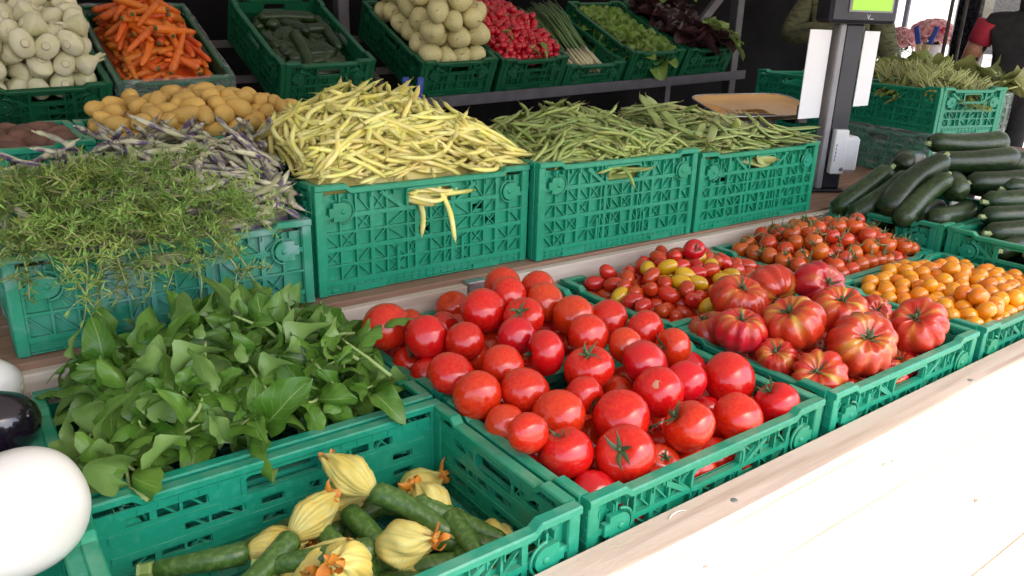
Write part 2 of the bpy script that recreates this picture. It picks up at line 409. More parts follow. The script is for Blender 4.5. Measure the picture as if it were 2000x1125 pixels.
def film_mat():
    m = bpy.data.materials.new('film'); m.use_nodes = True
    N = m.node_tree.nodes; L = m.node_tree.links; b = N['Principled BSDF']
    b.inputs['Base Color'].default_value = (0.8, 0.8, 0.8, 1); b.inputs['Roughness'].default_value = 0.12
    nz = N.new('ShaderNodeTexNoise'); nz.inputs['Scale'].default_value = 14; nz.inputs['Distortion'].default_value = 2.0
    mp = N.new('ShaderNodeMapping'); tc = N.new('ShaderNodeTexCoord'); mp.inputs['Scale'].default_value = (1, 1, 3)
    L.new(tc.outputs['Object'], mp.inputs[0]); L.new(mp.outputs[0], nz.inputs['Vector'])
    bp = N.new('ShaderNodeBump'); bp.inputs['Strength'].default_value = 0.9; bp.inputs['Distance'].default_value = 0.01
    L.new(nz.outputs[0], bp.inputs['Height']); L.new(bp.outputs[0], b.inputs['Normal'])
    tr = N.new('ShaderNodeBsdfTransparent'); mx = N.new('ShaderNodeMixShader')
    mr = N.new('ShaderNodeMapRange'); mr.inputs[1].default_value = 0.5; mr.inputs[2].default_value = 0.72; mr.inputs[3].default_value = 0.10; mr.inputs[4].default_value = 0.34
    L.new(nz.outputs[0], mr.inputs[0]); L.new(mr.outputs[0], mx.inputs[0])
    L.new(tr.outputs[0], mx.inputs[1]); L.new(b.outputs[0], mx.inputs[2]); L.new(mx.outputs[0], N['Material Output'].inputs[0])
    MAT['film'] = m
film_mat()
def glass_mat():
    m = bpy.data.materials.new('vase_glass'); m.use_nodes = True
    b = m.node_tree.nodes['Principled BSDF']
    b.inputs['Transmission Weight'].default_value = 0.9; b.inputs['Roughness'].default_value = 0.05; b.inputs['Base Color'].default_value = (0.75, 0.85, 0.85, 1)
    MAT['vase_glass'] = m
glass_mat()
def screen_mat():
    m = bpy.data.materials.new('lit_screen'); m.use_nodes = True
    b = m.node_tree.nodes['Principled BSDF']
    b.inputs['Base Color'].default_value = (0.2, 0.4, 0.05, 1)
    b.inputs['Emission Color'].default_value = (0.30, 0.62, 0.06, 1); b.inputs['Emission Strength'].default_value = 0.22
    MAT['lit_screen'] = m
screen_mat()

# ---------------------------------------------------------------- the setting
GZ = -0.80
def struct(name, mb, m, smooth=False):
    o = mb.build(name, m, None, smooth); o['kind'] = 'structure'; return o
g = MB(); g.add([(-60, -60, GZ), (80, -60, GZ), (80, 80, GZ), (-60, 80, GZ)], [(0, 1, 2, 3)])
struct('ground', g, 'asphalt')

# sunlit building across the square
bld = thing('building', 'pale sunlit building front far across the square', 'building', T(17, 11, GZ) @ Rz(radians(-38)))
m_ = MB(); m_.box(-9, 9, 0, 5, 0, 9); m_.build('wall', 'stucco', bld)
m_ = MB(); m_.bbox(-9.2, 9.2, -0.25, 5.2, 9.003, 9.3, 0.03); m_.build('cornice', 'stucco', bld)
for i in range(6):
    for j in range(3):
        x = -7.5 + 3 * i; z = 0.9 + 2.8 * j
        wn = MB(); wn.bbox(x - 0.55, x + 0.55, -0.05, -0.002, z, z + 1.6, 0.02); wo = wn.build('window', 'white_plastic', bld)
        pn = MB(); pn.box(x - 0.45, x + 0.45, -0.06, -0.051, z + 0.1, z + 1.5); pn.build('pane', 'black_wrap', wo)

# canopy over the stall
can = thing('stall_canopy', 'pale cloth canopy roof on steel poles over the stall', 'canopy', T(0, 0, GZ))
m_ = MB()
nx, ny = 14, 8
for i in range(nx + 1):
    for j in range(ny + 1):
        x = -3.2 + 10.8 * i / nx; y = -0.95 + 4.7 * j / ny
        z = 1.36 - GZ + 0.22 * sin(pi * j / ny) - 0.02 * abs(sin(pi * i / 2))
        m_.v.append((x, y, z)); 
for i in range(nx):
    for j in range(ny):
        a = i * (ny + 1) + j; m_.f.append((a, a + ny + 1, a + ny + 2, a + 1))
o = m_.build('roof_cloth', 'canopy_cloth', can, True)
for (x, y) in ((-3.1, -0.9), (-3.1, 3.65), (7.5, -0.9), (7.5, 3.65)):
    m_ = MB(); m_.bbox(x - 0.02, x + 0.02, y - 0.02, y + 0.02, 0.003, 1.34 - GZ, 0.003); m_.build('pole', 'steel_post', can)
bk = MB()  # added backdrop, stands in for the darkness behind the shelf
for i in range(41):
    x = -3.1 + 9.4 * i / 40
    for z in (0.02, 1.0, 2.2): bk.v.append((x, 3.6 + 0.03 * sin(i * 1.7 + z), z + GZ))
for i in range(40):
    for j in range(2): a = i * 3 + j; bk.f.append((a, a + 3, a + 4, a + 1))
o = tag(bk.build('dark_backdrop', 'blackout_cloth', None, True), 'dark tarpaulin added to keep the space behind the back shelf black', 'sheet')
o.modifiers.new('thickness', 'SOLIDIFY').thickness = 0.004

lt = MB()  # unseen sheet added to block side light from the back crates
for i in range(25):
    y = 0.2 + 3.35 * i / 24
    for z in (0.02, 1.0, 2.1): lt.v.append((-3.0 + 0.03 * sin(i * 1.9 + z), y, z + GZ))
for i in range(24):
    for j in range(2): a = i * 3 + j; lt.f.append((a, a + 3, a + 4, a + 1))
o = tag(lt.build('side_blackout', 'blackout_cloth', None, True), 'dark tarpaulin added out of view to cut light from the side', 'sheet')
o.modifiers.new('thickness', 'SOLIDIFY').thickness = 0.004

# front counter: base board, rail, shelf of sunlit boards
ct = thing('front_counter', 'pale pine counter with a wooden rail along the front crates', 'counter', T(0, 0, GZ))
def cb(name, m, x0, x1, y0, y1, z0, z1, b=0.003):
    k = MB(); k.bbox(x0, x1, y0, y1, z0 - GZ, z1 - GZ, b); return k.build(name, m, ct)
cb('base_board', 'wood_brown', -1.6, 3.6, -0.07, 0.815, -0.195, -0.163)
rail = cb('rail', 'wood_strip', -1.6, 3.6, -0.074, -0.004, -0.162, -0.070, 0.004)
for k, (y0, y1) in enumerate(((-0.165, -0.0765), (-0.345, -0.168), (-0.525, -0.348), (-0.705, -0.528))):
    pl = cb('plank', 'wood_pale', -1.6, 3.6, y0, y1, -0.125, -0.082 - 0.0006 * (k % 2), 0.003)
    for q in range(5):
        kx = U(-0.2, 1.6); ky = U(y0 + 0.02, y1 - 0.02); kr = U(0.0012, 0.004)
        kn = MB(); kn.lathe([(0.0005, 0.0008), (kr * 0.7, 0.0007), (kr, 0.0001)], 9, lambda i, a: (1 + 0.25 * sin(2 * a), 0), T(kx, ky, -0.0818 - GZ) @ Sc(1.8, 1, 1)); kn.build('knot', 'knot_wood', pl)
for x in (0.285, 1.089, -0.52, 1.9):
    sc_ = MB(); sc_.lathe([(0.0008, 0.0006), (0.003, 0.0007), (0.0055, 0.0011), (0.006, 0.0)], 14, None, T(x, -0.049, -0.0699 - GZ)); so_ = sc_.build('screw', 'steel_bright', rail, True)
for x in (-1.5, 0.9, 3.5):
    for y in (-0.04, 0.78):
        k = MB(); k.bbox(x - 0.035, x + 0.035, y - 0.03, y + 0.03, 0.002, -0.196 - GZ, 0.004); k.build('leg', 'wood_brown', ct)
sh = MB()
pp = [(0.012 * cos(a) * 1.6, 0.010 * sin(a), 0.0022 + 0.001 * sin(a * 2)) for a in np.linspace(0.3, 2.7, 9)]
sh.tube(pp, [0.0006, 0.0014, 0.002, 0.0024, 0.0024, 0.002, 0.0016, 0.001, 0.0005], 6, True, None, 0.5)
o = sh.build('wood_shaving', 'shaving', None, True); o.location = (0.177, -0.030, -0.0695); tag(o, 'small curled pale wood shaving on the front rail', 'shaving')

# middle table carrying the bean crates
mt = thing('bean_table', 'brown wooden table with a pale batten under the bean crates', 'table', T(0, 0, GZ))
def tb(name, m, x0, x1, y0, y1, z0, z1, b=0.003):
    k = MB(); k.bbox(x0, x1, y0, y1, z0 - GZ, z1 - GZ, b); return k.build(name, m, mt)
for (y0, y1) in ((0.850, 1.062), (1.065, 1.28), (1.283, 1.50), (1.503, 1.72), (1.723, 1.94), (1.943, 2.16)):
    tb('plank', 'wood_brown', -1.5, 4.4, y0, y1, 0.012, 0.038, 0.003)
bat = tb('batten', 'wood_pale', -1.5, 0.352, 0.822, 0.848, -0.035, 0.026, 0.002)
tb('batten', 'wood_pale', 0.412, 1.95, 0.822, 0.848, -0.035, 0.030, 0.002)
br = tb('bracket', 'steel_bright', 0.353, 0.411, 0.818, 0.852, -0.03, 0.034, 0.003)
for dx in (-0.015, 0.015):
    k = MB(); k.lathe([(0.001, 0.004), (0.004, 0.003), (0.006, 0.0)], 12, None, T(0.382 + dx, 0.8175, 0.0 - GZ) @ Rx(pi / 2)); k.build('screw', 'steel_dark', br, True)
for x in (-1.4, 1.2, 4.3):
    for y in (0.90, 2.1):
        k = MB(); k.bbox(x - 0.035, x + 0.035, y - 0.03, y + 0.03, 0.002, 0.011 - GZ, 0.004); k.build('leg', 'wood_dark', mt)
rs = thing('wooden_riser', 'dark wooden riser box lifting the potato crates', 'riser', T(0, 0, 0.039))
k = MB(); k.bbox(-1.0, 0.30, 1.325, 1.72, 0.0, 0.118, 0.004); k.build('front_board', 'wood_dark', rs)
k = MB(); k.bbox(-1.01, 0.31, 1.315, 1.73, 0.119, 0.131, 0.003); k.build('top_board', 'wood_brown', rs)

# steel back shelf, slightly higher towards the right
SLOPE = 0.042
def zs(x): return 0.255 + SLOPE * x
shf = thing('back_shelf', 'dark steel rack carrying the tilted back crates', 'shelf', T(0, 0, GZ))
TIL = radians(25)
def rail3(name, p, q, wd, h, m='steel_dark'):
    p, q = Vector(p), Vector(q); d = q - p; L = d.length
    k = MB(); k.bbox(0, L, -wd / 2, wd / 2, -h / 2, h / 2, 0.002)
    o = k.build(name, m, shf)
    x = d.normalized(); z0 = Vector((0, 0, 1)); y = z0.cross(x).normalized(); z = x.cross(y)
    o.matrix_local = T(p.x, p.y, p.z - GZ) @ Matrix(((x.x, y.x, z.x, 0), (x.y, y.y, z.y, 0), (x.z, y.z, z.z, 0), (0, 0, 0, 1)))
    return o
ZB = 0.018
for t_ in (0.0, 0.30, 0.60):
    yy = 2.35 + t_ * cos(TIL); zz = zs(0) - ZB + t_ * sin(TIL)
    rail3('rail', (-0.9, yy, zz - 0.9 * SLOPE), (0.92, yy, zz + 0.92 * SLOPE), 0.035, 0.03)
    rail3('rail', (1.03, yy, zz + 1.03 * SLOPE), (3.25, yy, zz + 3.25 * SLOPE), 0.035, 0.03)
rail3('front_lip', (0.98, 2.325, zs(0.98) - 0.012), (3.30, 2.325, zs(3.3) - 0.012), 0.008, 0.05, 'steel_post')
rail3('front_lip', (-0.9, 2.325, zs(-0.9) - 0.012), (0.90, 2.325, zs(0.9) - 0.012), 0.008, 0.05, 'steel_post')
rail3('side_arm', (0.965, 2.20, 0.24), (0.965, 2.98, 0.62), 0.03, 0.04)
for (x, y, w_) in ((0.955, 2.78, 0.055), (3.38, 2.50, 0.06), (-0.95, 2.95, 0.05), (3.36, 3.0, 0.05)):
    k = MB(); k.bbox(x - w_ / 2, x + w_ / 2, y - 0.03, y + 0.03, 0.003, 1.33 - GZ, 0.004); k.build('post', 'steel_post', shf)
rail3('brace', (3.33, 2.5, 0.92), (3.02, 2.5, 0.62), 0.03, 0.05, 'steel_post')
rail3('cross_beam', (2.6, 2.47, 0.93), (3.6, 2.47, 0.97), 0.05, 0.06, 'steel_post')

# ---------------------------------------------------------------- folding crates
_wc = {}
def wall_mesh(L, H, mname, slots, seed, hole):
    key = (round(L, 3), round(H, 3), mname, slots, seed, hole)
    if key in _wc: return _wc[key]
    rr = random.Random(seed * 7 + int(L * 1000) + int(H * 100))
    m = MB()
    t = 0.0135; hs = 0.03; ht = 0.014; drop = 0.010
    hw = 0.125 if L > 0.45 else 0.10
    hh = 0.034 if H < 0.21 else 0.042
    hz1 = H - drop - ht - 0.006; hz0 = hz1 - hh
    nu = int(round(L / 0.046)); nu += nu % 2
    us = sorted(set([round(-L / 2 + 0.02 + (L - 0.04) * i / nu, 4) for i in range(nu + 1)]))
    us = [u for u in us if abs(abs(u) - hw / 2) > 0.016] + [-hw / 2, hw / 2]
    us.sort()
    zb = [hs, hz0] if hole else [hs]
    ztop = H - drop - ht
    nb = max(1, int(round((hz0 - hs) / 0.040)))
    zl = [hs + (hz0 - hs) * i / nb for i in range(nb + 1)] + [ztop]
    # backing plate cells
    for i in range(len(us) - 1):
        for j in range(len(zl) - 1):
            u0, u1, z0, z1 = us[i], us[i + 1], zl[j], zl[j + 1]
            mid = (u0 + u1) / 2
            if hole and abs(mid) < hw / 2 and j == len(zl) - 2:
                m.box(u0, u1, t - 0.003, t, hz1, z1); continue
            if slots and rr.random() < (slots * 1.8 if j == len(zl) - 2 else slots) and abs(mid) < L / 2 - 0.06:
                g_ = (z1 - z0) * 0.36
                m.box(u0, u1, t - 0.003, t, z0, z0 + g_ * 0.75); m.box(u0, u1, t - 0.003, t, z1 - g_, z1); continue
            m.box(u0, u1, t - 0.003, t, z0, z1)
    # ribs
    for i, u in enumerate(us):
        wd = 0.0045 if i % 3 else 0.010
        inside = hole and abs(u) < hw / 2 - 0.001
        m.box(u - wd / 2, u + wd / 2, 0.0012, t - 0.0031, hs, (hz0 if inside else ztop))
    for j, z in enumerate(zl[:-1]):
        wd = 0.010 if j % 2 == 0 or j == nb else 0.005
        m.box(-L / 2 + 0.02, L / 2 - 0.02, 0.0004, t - 0.0032, z - wd / 2, z + wd / 2)
    for i in range(len(us) - 1):
        for j in range(len(zl) - 1):
            u0, u1, z0, z1 = us[i], us[i + 1], zl[j], zl[j + 1]
            mid = (u0 + u1) / 2
            if hole and abs(mid) < hw / 2 and j == len(zl) - 2: continue
            if abs(abs(mid) - (L / 2 - 0.058)) < 0.026 and z1 > H - 0.085: continue
            k = (i * 2 + j * 3 + seed) % 5
            sg = 1 if mid > 0 else -1
            if k in (0, 3): m.bar((u0, z0) if sg > 0 else (u1, z0), (u1, z1) if sg > 0 else (u0, z1), 0.0026, 0.0030, t - 0.0033)
            elif k in (1,): m.bar((u0, z1) if sg > 0 else (u1, z1), (u1, z0) if sg > 0 else (u0, z0), 0.0026, 0.0030, t - 0.0033)
            elif k == 2:
                m.bar((u0, z0), (u1, z1), 0.0024, 0.0030, t - 0.0033); m.bar((u0, z1), (u1, z0), 0.0024, 0.0036, t - 0.0034)
    # hand hole frame with rounded corners
    if hole:
        r = 0.011; pts = []
        for (cx, cz, a0) in ((hw / 2 - r, hz1 - r, 0), (-hw / 2 + r, hz1 - r, pi / 2), (-hw / 2 + r, hz0 + r, pi), (hw / 2 - r, hz0 + r, 1.5 * pi)):
            for q in range(5):
                a = a0 + q * pi / 8; pts.append((cx + r * cos(a), cz + r * sin(a)))
        n = len(pts); vs = []
        for (x, z) in pts:
            d = Vector((x, z - (hz0 + hz1) / 2)); 
            ox = x + 0.005 * (1 if x > 0 else -1); oz = z + 0.005 * (1 if z > (hz0 + hz1) / 2 else -1)
            vs += [(x, -0.0012, z), (x, t + 0.0012, z), (ox, t + 0.0012, oz), (ox, -0.0012, oz)]
        fs = []
        for i in range(n):
            a, b = i * 4, ((i + 1) % n) * 4
            for k in range(4): fs.append((a + k, b + k, b + (k + 1) % 4, a + (k + 1) % 4))
        m.add(vs, fs)
        # big diagonal webs below the hand hole
        for sg in (-1, 1):
            m.bar((sg * (hw / 2 + 0.004), hz0 - 0.002), (sg * (hw / 2 + 0.07), ztop - 0.002), 0.009, -0.0004, t - 0.0036)
    # hinge slots
    if H > 0.2:
        for x in (-0.09, 0.0, 0.09):
            if L > 0.45:
                m.bbox(x - 0.004, x + 0.004, -0.0022, 0.004, hs + 0.006, hs + 0.065, 0.001)
    # skirt: lattice under the wall
    m.box(-L / 2 + 0.012, L / 2 - 0.012, 0.0055, 0.0085, 0.006, hs - 0.004)
    m.box(-L / 2 + 0.004, L / 2 - 0.004, 0.002, t + 0.001, hs - 0.0039, hs - 0.0001)
    m.box(-L / 2 + 0.015, L / 2 - 0.015, 0.0028, 0.012, 0.0155, 0.0180)
    ns = int(L / 0.021)
    for i in range(ns + 1):
        u = -L / 2 + 0.015 + (L - 0.03) * i / ns
        m.box(u - 0.0012, u + 0.0012, 0.0035, 0.0125, 0.004, hs - 0.004)
    m.box(-L / 2 + 0.02, L / 2 - 0.02, 0.0022, 0.0128, 0.0022, 0.0052)
    for u in (-L * 0.28, L * 0.28):
        m.bbox(u - 0.04, u + 0.04, 0.0006, 0.0124, 0.0005, 0.0150, 0.001)
    # ledges on the inner face
    for j, z in enumerate(zl[1:-1]):
        m.box(-L / 2 + 0.035, L / 2 - 0.035, t, t + 0.0022, z - 0.008, z + 0.001 + 0.003 * (j % 2))
    # end posts
    for sg in (-1, 1):
        u0 = sg * (L / 2) ; u1 = sg * (L / 2 - 0.021)
        a, b = min(u0, u1), max(u0, u1)
        m.bbox(a, b, -0.0015, 0.0165, 0.001, H - 0.0125, 0.0015)
        for q in range(int(H / 0.022)):
            z = 0.02 + q * 0.022
            if z > H - 0.03: break
            e = sg * (L / 2); m.box(min(e, e + sg * 0.0012), max(e, e + sg * 0.0012), 0.002, 0.0155, z, z + 0.0022)
    # rim, lower between the raised stacking corners
    sec0 = -0.0045; sec1 = 0.0170; b = 0.0025
    sec = [(sec0, H - ht + b), (sec0, H - b), (sec0 + b, H), (sec1 - b, H), (sec1, H - b), (sec1, H - ht + b), (sec1 - b, H - ht), (sec0 + b, H - ht)]
    cx = 0.072 if L > 0.45 else 0.055
    path = [(-L / 2, 0), (-L / 2 + cx, 0), (-L / 2 + cx + 0.012, -drop), (L / 2 - cx - 0.012, -drop), (L / 2 - cx, 0), (L / 2, 0)]
    m.sweep(path, sec)
    # under-rim lattice
    for i in range(int(L / 0.03)):
        u = -L / 2 + 0.02 + (L - 0.04) * i / int(L / 0.03)
        if abs(u) < hw / 2 + 0.01 and hole: continue
        m.box(u - 0.001, u + 0.001, -0.003, 0.0145, H - drop - ht - 0.012, H - drop - ht + 0.001)
    me = m.mesh('wall', mname, False)
    _wc[key] = me
    return me
_lc = {}
def latch_mesh(mname):
    if mname in _lc: return _lc[mname]
    m = MB()
    n = 22
    # D-shaped plate: round on one side, flat tab on the other
    out = []
    for k in range(n + 1):
        a = -pi / 2 + pi * k / n
        out.append((0.004 + 0.021 * cos(a), 0.021 * sin(a)))
    out += [(-0.017, 0.021), (-0.017, 0.010), (-0.027, 0.010), (-0.027, -0.010), (-0.017, -0.010), (-0.017, -0.021)]
    def prism(pts, y0, y1):
        k = len(pts)
        m.add([(x, y0, z) for x, z in pts] + [(x, y1, z) for x, z in pts], [tuple(range(k))] + [tuple(range(k, 2 * k))[::-1]] + [(i, (i + 1) % k, k + (i + 1) % k, k + i) for i in range(k)])
    prism(out, -0.004, 0.006)
    # ring wall round it
    ring = []
    for k in range(n + 1):
        a = -pi / 2 + pi * k / n
        ring.append((0.004 + 0.0275 * cos(a), -0.001, 0.0275 * sin(a)))
    m.tube(ring, 0.0024, 6)
    m.lathe([(0.0005, 0.004), (0.003, 0.0035), (0.0055, 0.002), (0.0065, 0)], 14, None, T(0.006, -0.0038, 0.0) @ Rx(pi / 2))
    me = m.mesh('latch', mname, False)
    _lc[mname] = me
    return me
_bc = {}
def base_mesh(L, W, mname):
    key = (round(L, 3), round(W, 3), mname)
    if key in _bc: return _bc[key]
    m = MB()
    x0, x1, y0, y1 = -L / 2 + 0.0225, L / 2 - 0.0225, -W / 2 + 0.0185, W / 2 - 0.0185
    m.box(x0, x1, y0, y1, 0.010, 0.0125)
    for i in range(14):
        x = x0 + (x1 - x0) * (i + 0.5) / 14; m.box(x - 0.0015, x + 0.0015, y0, y1, 0.0126, 0.016)
    for i in range(9):
        y = y0 + (y1 - y0) * (i + 0.5) / 9; m.box(x0, x1, y - 0.0015, y + 0.0015, 0.0127, 0.0155)
    me = m.mesh('base', mname, False); _bc[key] = me
    return me
def crate(label, x, y, z, L, W, H, mname='crate_plastic', M=None, slots=0.12, seed=1, side_hole=True, group='green folding market crates', film=False, name='folding_crate'):
    M = M if M is not None else T(x, y, z)
    t = thing(name, label, 'crate', M, group)
    link('base', base_mesh(L, W, mname), t)
    for k in range(4):
        lng = k % 2 == 0
        LL = L if lng else W - 0.0345
        me = wall_mesh(LL, H, mname, slots, seed, lng or side_hole)
        mm = (T(0, -W / 2, 0), T(L / 2, 0, 0) @ Rz(pi / 2), T(0, W / 2, 0) @ Rz(pi), T(-L / 2, 0, 0) @ Rz(-pi / 2))[k]
        wl = link('wall', me, t, mm)
        for sg in (-1, 1):
            off = 0.058 if LL > 0.45 else 0.050
            link('latch', latch_mesh(mname), wl, T(-sg * -(LL / 2 - off), -0.001, H - 0.062) @ (Rz(0) if sg < 0 else Sc(-1, 1, 1)))
    if film:
        f = MB()
        e = 0.006
        a, b_ = L / 2 + e, W / 2 + e
        n = 10
        loop = []
        for i in range(n): loop.append((-a + 2 * a * i / n, -b_))
        for i in range(n): loop.append((a, -b_ + 2 * b_ * i / n))
        for i in range(n): loop.append((a - 2 * a * i / n, b_))
        for i in range(n): loop.append((-a, b_ - 2 * b_ * i / n))
        N_ = len(loop)
        for q, (zz, sc2) in enumerate(((0.003, 1.0), (H * 0.5, 1.006), (H - 0.004, 1.0), (H + 0.005, 0.992), (H + 0.004, 0.95), (H - 0.03, 0.90))):
            for (px, py) in loop: f.v.append((px * sc2 + U(-.0015, .0015), py * sc2 + U(-.0015, .0015), zz + U(-.002, .002)))
        for q in range(5):
            for i in range(N_): f.f.append((q * N_ + i, q * N_ + (i + 1) % N_, (q + 1) * N_ + (i + 1) % N_, (q + 1) * N_ + i))
        f.build('film_wrap', 'film', t, True)
    return t

CL, CW, CH = 0.58, 0.39, 0.16
COL = {'egg': -0.875, 'A': -0.287, 'B': 0.308, 'C': 0.925, 'D': 1.54, 'E': 2.155}
ROW = (0.2, 0.608)
crate('green plastic crate holding courgettes with yellow blossoms', COL['A'], ROW[0], -CH, CL, CW, CH, slots=0.45, seed=2)
crate('green plastic crate heaped with basil sprigs', COL['A'], ROW[1], -CH, CL, CW, CH, slots=0.4, seed=2)
crate('green plastic crate at the rail full of large red tomatoes', COL['B'], ROW[0], -CH, CL, CW, CH, slots=0.2, seed=3)
crate('green plastic crate of large red tomatoes beside the pale batten', COL['B'], ROW[1], -CH, CL, CW, CH, slots=0.2, seed=3)
crate('green plastic crate at the rail holding big ribbed tomatoes', COL['C'], ROW[0], -CH, CL, CW, CH, slots=0.2, seed=4)
crate('green plastic crate of small red and yellow date tomatoes', COL['C'], ROW[1], -CH, CL, CW, CH, slots=0.2, seed=4)
crate('green plastic crate of small orange tomatoes', COL['D'], ROW[0], -CH, CL, CW, CH, slots=0.2, seed=5)
crate('green plastic crate of cherry tomatoes on the vine', COL['D'], ROW[1], -CH, CL, CW, CH, slots=0.2, seed=5)
crate('green plastic crate holding white eggplants and a black one', COL['egg'], ROW[0], -CH, CL, CW, CH, slots=0.3, seed=6)
crate('green plastic crate beside the basil with a white eggplant showing', COL['egg'], ROW[1], -CH, CL, CW, CH, slots=0.3, seed=6)
crate('deep green crate of dark courgettes next to the orange tomatoes', COL['E'], ROW[0], -0.16, CL, CW, 0.235, slots=0.1, seed=7)
crate('deep green crate of dark courgettes next to the vine tomatoes', COL['E'], ROW[1], -0.16, CL, CW, 0.235, slots=0.1, seed=7)
MZ = 0.039
PB = T(-0.302, 1.068, MZ); crate('scuffed green crate of mottled purple beans and savory', 0, 0, 0, 0.565, CW, 0.19, 'old_crate_plastic', PB, 0.06, 8)
YB = T(0.290, 1.085, MZ); crate('tall green crate heaped with yellow wax beans', 0, 0, 0, 0.583, CW, 0.255, 'crate_plastic', YB, 0.05, 9)
GB = T(0.893, 1.050, MZ) @ Rz(radians(-1.0)); crate('tall green crate heaped with round green beans', 0, 0, 0, 0.595, CW, 0.262, 'crate_plastic', GB, 0.05, 10)
FB = T(1.505, 1.043, MZ) @ Rz(radians(-0.5)); crate('tall green crate heaped with flat green beans', 0, 0, 0, 0.600, CW, 0.245, 'crate_plastic', FB, 0.05, 11)
PZ = 0.1705
DP = T(-0.630, 1.535, PZ); crate('green crate of dark brown skinned potatoes', 0, 0, 0, 0.585, CW, 0.185, 'crate_plastic', DP, 0.1, 12)
YP = T(-0.032, 1.535, PZ); crate('green crate of small yellow potatoes', 0, 0, 0, 0.585, CW, 0.185, 'crate_plastic', YP, 0.1, 12)
# tilted crates on the back shelf (short side to the front)
def BM(xc): return T(xc, 2.35, zs(xc)) @ Ry(-math.atan(SLOPE)) @ Rx(TIL) @ T(0, 0.30, 0) @ Rz(pi / 2)
BX = {'fennel': -0.305, 'carrot': 0.105, 'cuke': 0.675, 'turnip': 1.29, 'radish': 1.712, 'leek': 2.115, 'lettuce': 2.535, 'red': 2.955}
BH = {'fennel': 0.165, 'carrot': 0.165, 'cuke': 0.20, 'turnip': 0.175, 'radish': 0.165, 'leek': 0.115, 'lettuce': 0.165, 'red': 0.165}
BL = {'fennel': 'green crate of white fennel bulbs on the back shelf', 'carrot': 'film wrapped green box of orange carrots on the back shelf',
      'cuke': 'green crate of dark cucumbers on the back shelf', 'turnip': 'green crate of pale turnips on the back shelf',
      'radish': 'green crate of red radishes on the back shelf', 'leek': 'low green crate of spring onions on the back shelf',
      'lettuce': 'green crate of pale green lettuce on the back shelf', 'red': 'green crate of dark red lettuce on the back shelf'}
for k, xc in BX.items():
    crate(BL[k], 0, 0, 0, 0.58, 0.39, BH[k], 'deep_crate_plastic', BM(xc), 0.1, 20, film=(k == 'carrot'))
# stacked crates right of the scale
SM = T(2.785, 0.935, MZ) @ Rz(radians(-14.6))
def stk(lx, ly, lz): return SM @ T(lx + 0.195, ly + 0.29, lz) @ Rz(pi / 2)
crate('bottom crate under the pale green stems, beside the scale', 0, 0, 0, 0.58, 0.39, 0.195, 'crate_plastic', stk(0, 0, 0), 0.1, 31, film=True)
crate('bottom crate of the stack behind the weighing pan', 0, 0, 0, 0.58, 0.39, 0.195, 'crate_plastic', stk(0, 0.60, 0), 0.1, 31)
crate('top crate of the stack holding pale green stems', 0, 0, 0, 0.58, 0.39, 0.195, 'crate_plastic', stk(0, 0, 0.197), 0.1, 32)
crate('empty top crate behind the weighing pan', 0, 0, 0, 0.58, 0.39, 0.195, 'crate_plastic', stk(0, 0.60, 0.197), 0.1, 32)
GC = T(3.75, 1.45, MZ + 0.10) @ Rz(radians(-14.6))
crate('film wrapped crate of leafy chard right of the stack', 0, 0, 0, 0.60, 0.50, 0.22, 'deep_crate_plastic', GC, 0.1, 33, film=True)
k = MB(); k.bbox(-0.30, 0.30, -0.25, 0.25, 0.0, 0.098, 0.004); o = k.build('wooden_block', 'wood_dark'); o.matrix_world = GC @ T(0, 0, -0.099); tag(o, 'dark wooden block under the film wrapped chard crate', 'block')

# ---------------------------------------------------------------- piling
def wpos(M, p): return M @ Vector(p)
class Pile:
    """height-map deposit: every piece is laid on what is already there"""
    def __init__(s, x0, x1, y0, y1, base, cell=0.005, pad=0.06):
        s.x0, s.y0, s.c = x0 - pad, y0 - pad, cell
        s.nx = int((x1 - x0 + 2 * pad) / cell) + 2; s.ny = int((y1 - y0 + 2 * pad) / cell) + 2
        X = s.x0 + np.arange(s.nx) * cell; Y = s.y0 + np.arange(s.ny) * cell
        s.H = np.array([[base(x, y) for y in Y] for x in X])
        s.box = (x0, x1, y0, y1); s.base = base
    def ix(s, x, y):
        return np.clip(((x - s.x0) / s.c).astype(int), 0, s.nx - 1), np.clip(((y - s.y0) / s.c).astype(int), 0, s.ny - 1)
    def lay(s, pts, r, x, y, yaw, soft=0.8, maxb=0.75, stamp=True, over=0.0, tilt=None):
        c, n = cos(yaw), sin(yaw)
        px = x + pts[:, 0] * c - pts[:, 1] * n; py = y + pts[:, 0] * n + pts[:, 1] * c
        x0, x1, y0, y1 = s.box
        if (px < x0 - over).any() or (px > x1 + over).any() or (py < y0 - over).any() or (py > y1 + over).any(): return None
        i, j = s.ix(px, py); h = s.H[i, j]
        u = pts[:, 0]
        b = np.polyfit(u, h, 1)[0] if tilt is None else tilt
        b = max(-maxb, min(maxb, b))
        need = h + r * soft - b * u - pts[:, 2]
        a = np.quantile(need, 0.9)
        z = a + b * u + pts[:, 2]
        if stamp:
            dx, dy = -n * r * 0.7, c * r * 0.7
            for f in (-1, 0, 1):
                i, j = s.ix(px + f * dx, py + f * dy)
                np.maximum.at(s.H, (i, j), z + r * (0.85 if f == 0 else 0.45))
        return T(x, y, a) @ Rz(yaw) @ Ry(-math.atan(b))
def dome(x0, x1, y0, y1, lo, hi, px=0.0, py=0.0, sharp=1.0, rim=None):
    def f(x, y):
        u = (x - x0) / (x1 - x0) * 2 - 1; v = (y - y0) / (y1 - y0) * 2 - 1
        d = max(0.0, 1 - ((u - px) / (1 + abs(px))) ** 2) * max(0.0, 1 - ((v - py) / (1 + abs(py))) ** 2)
        if rim is not None and (abs(u) > 1.0 or abs(v) > 1.0): return rim
        return lo + (hi - lo) * d ** sharp
    return f

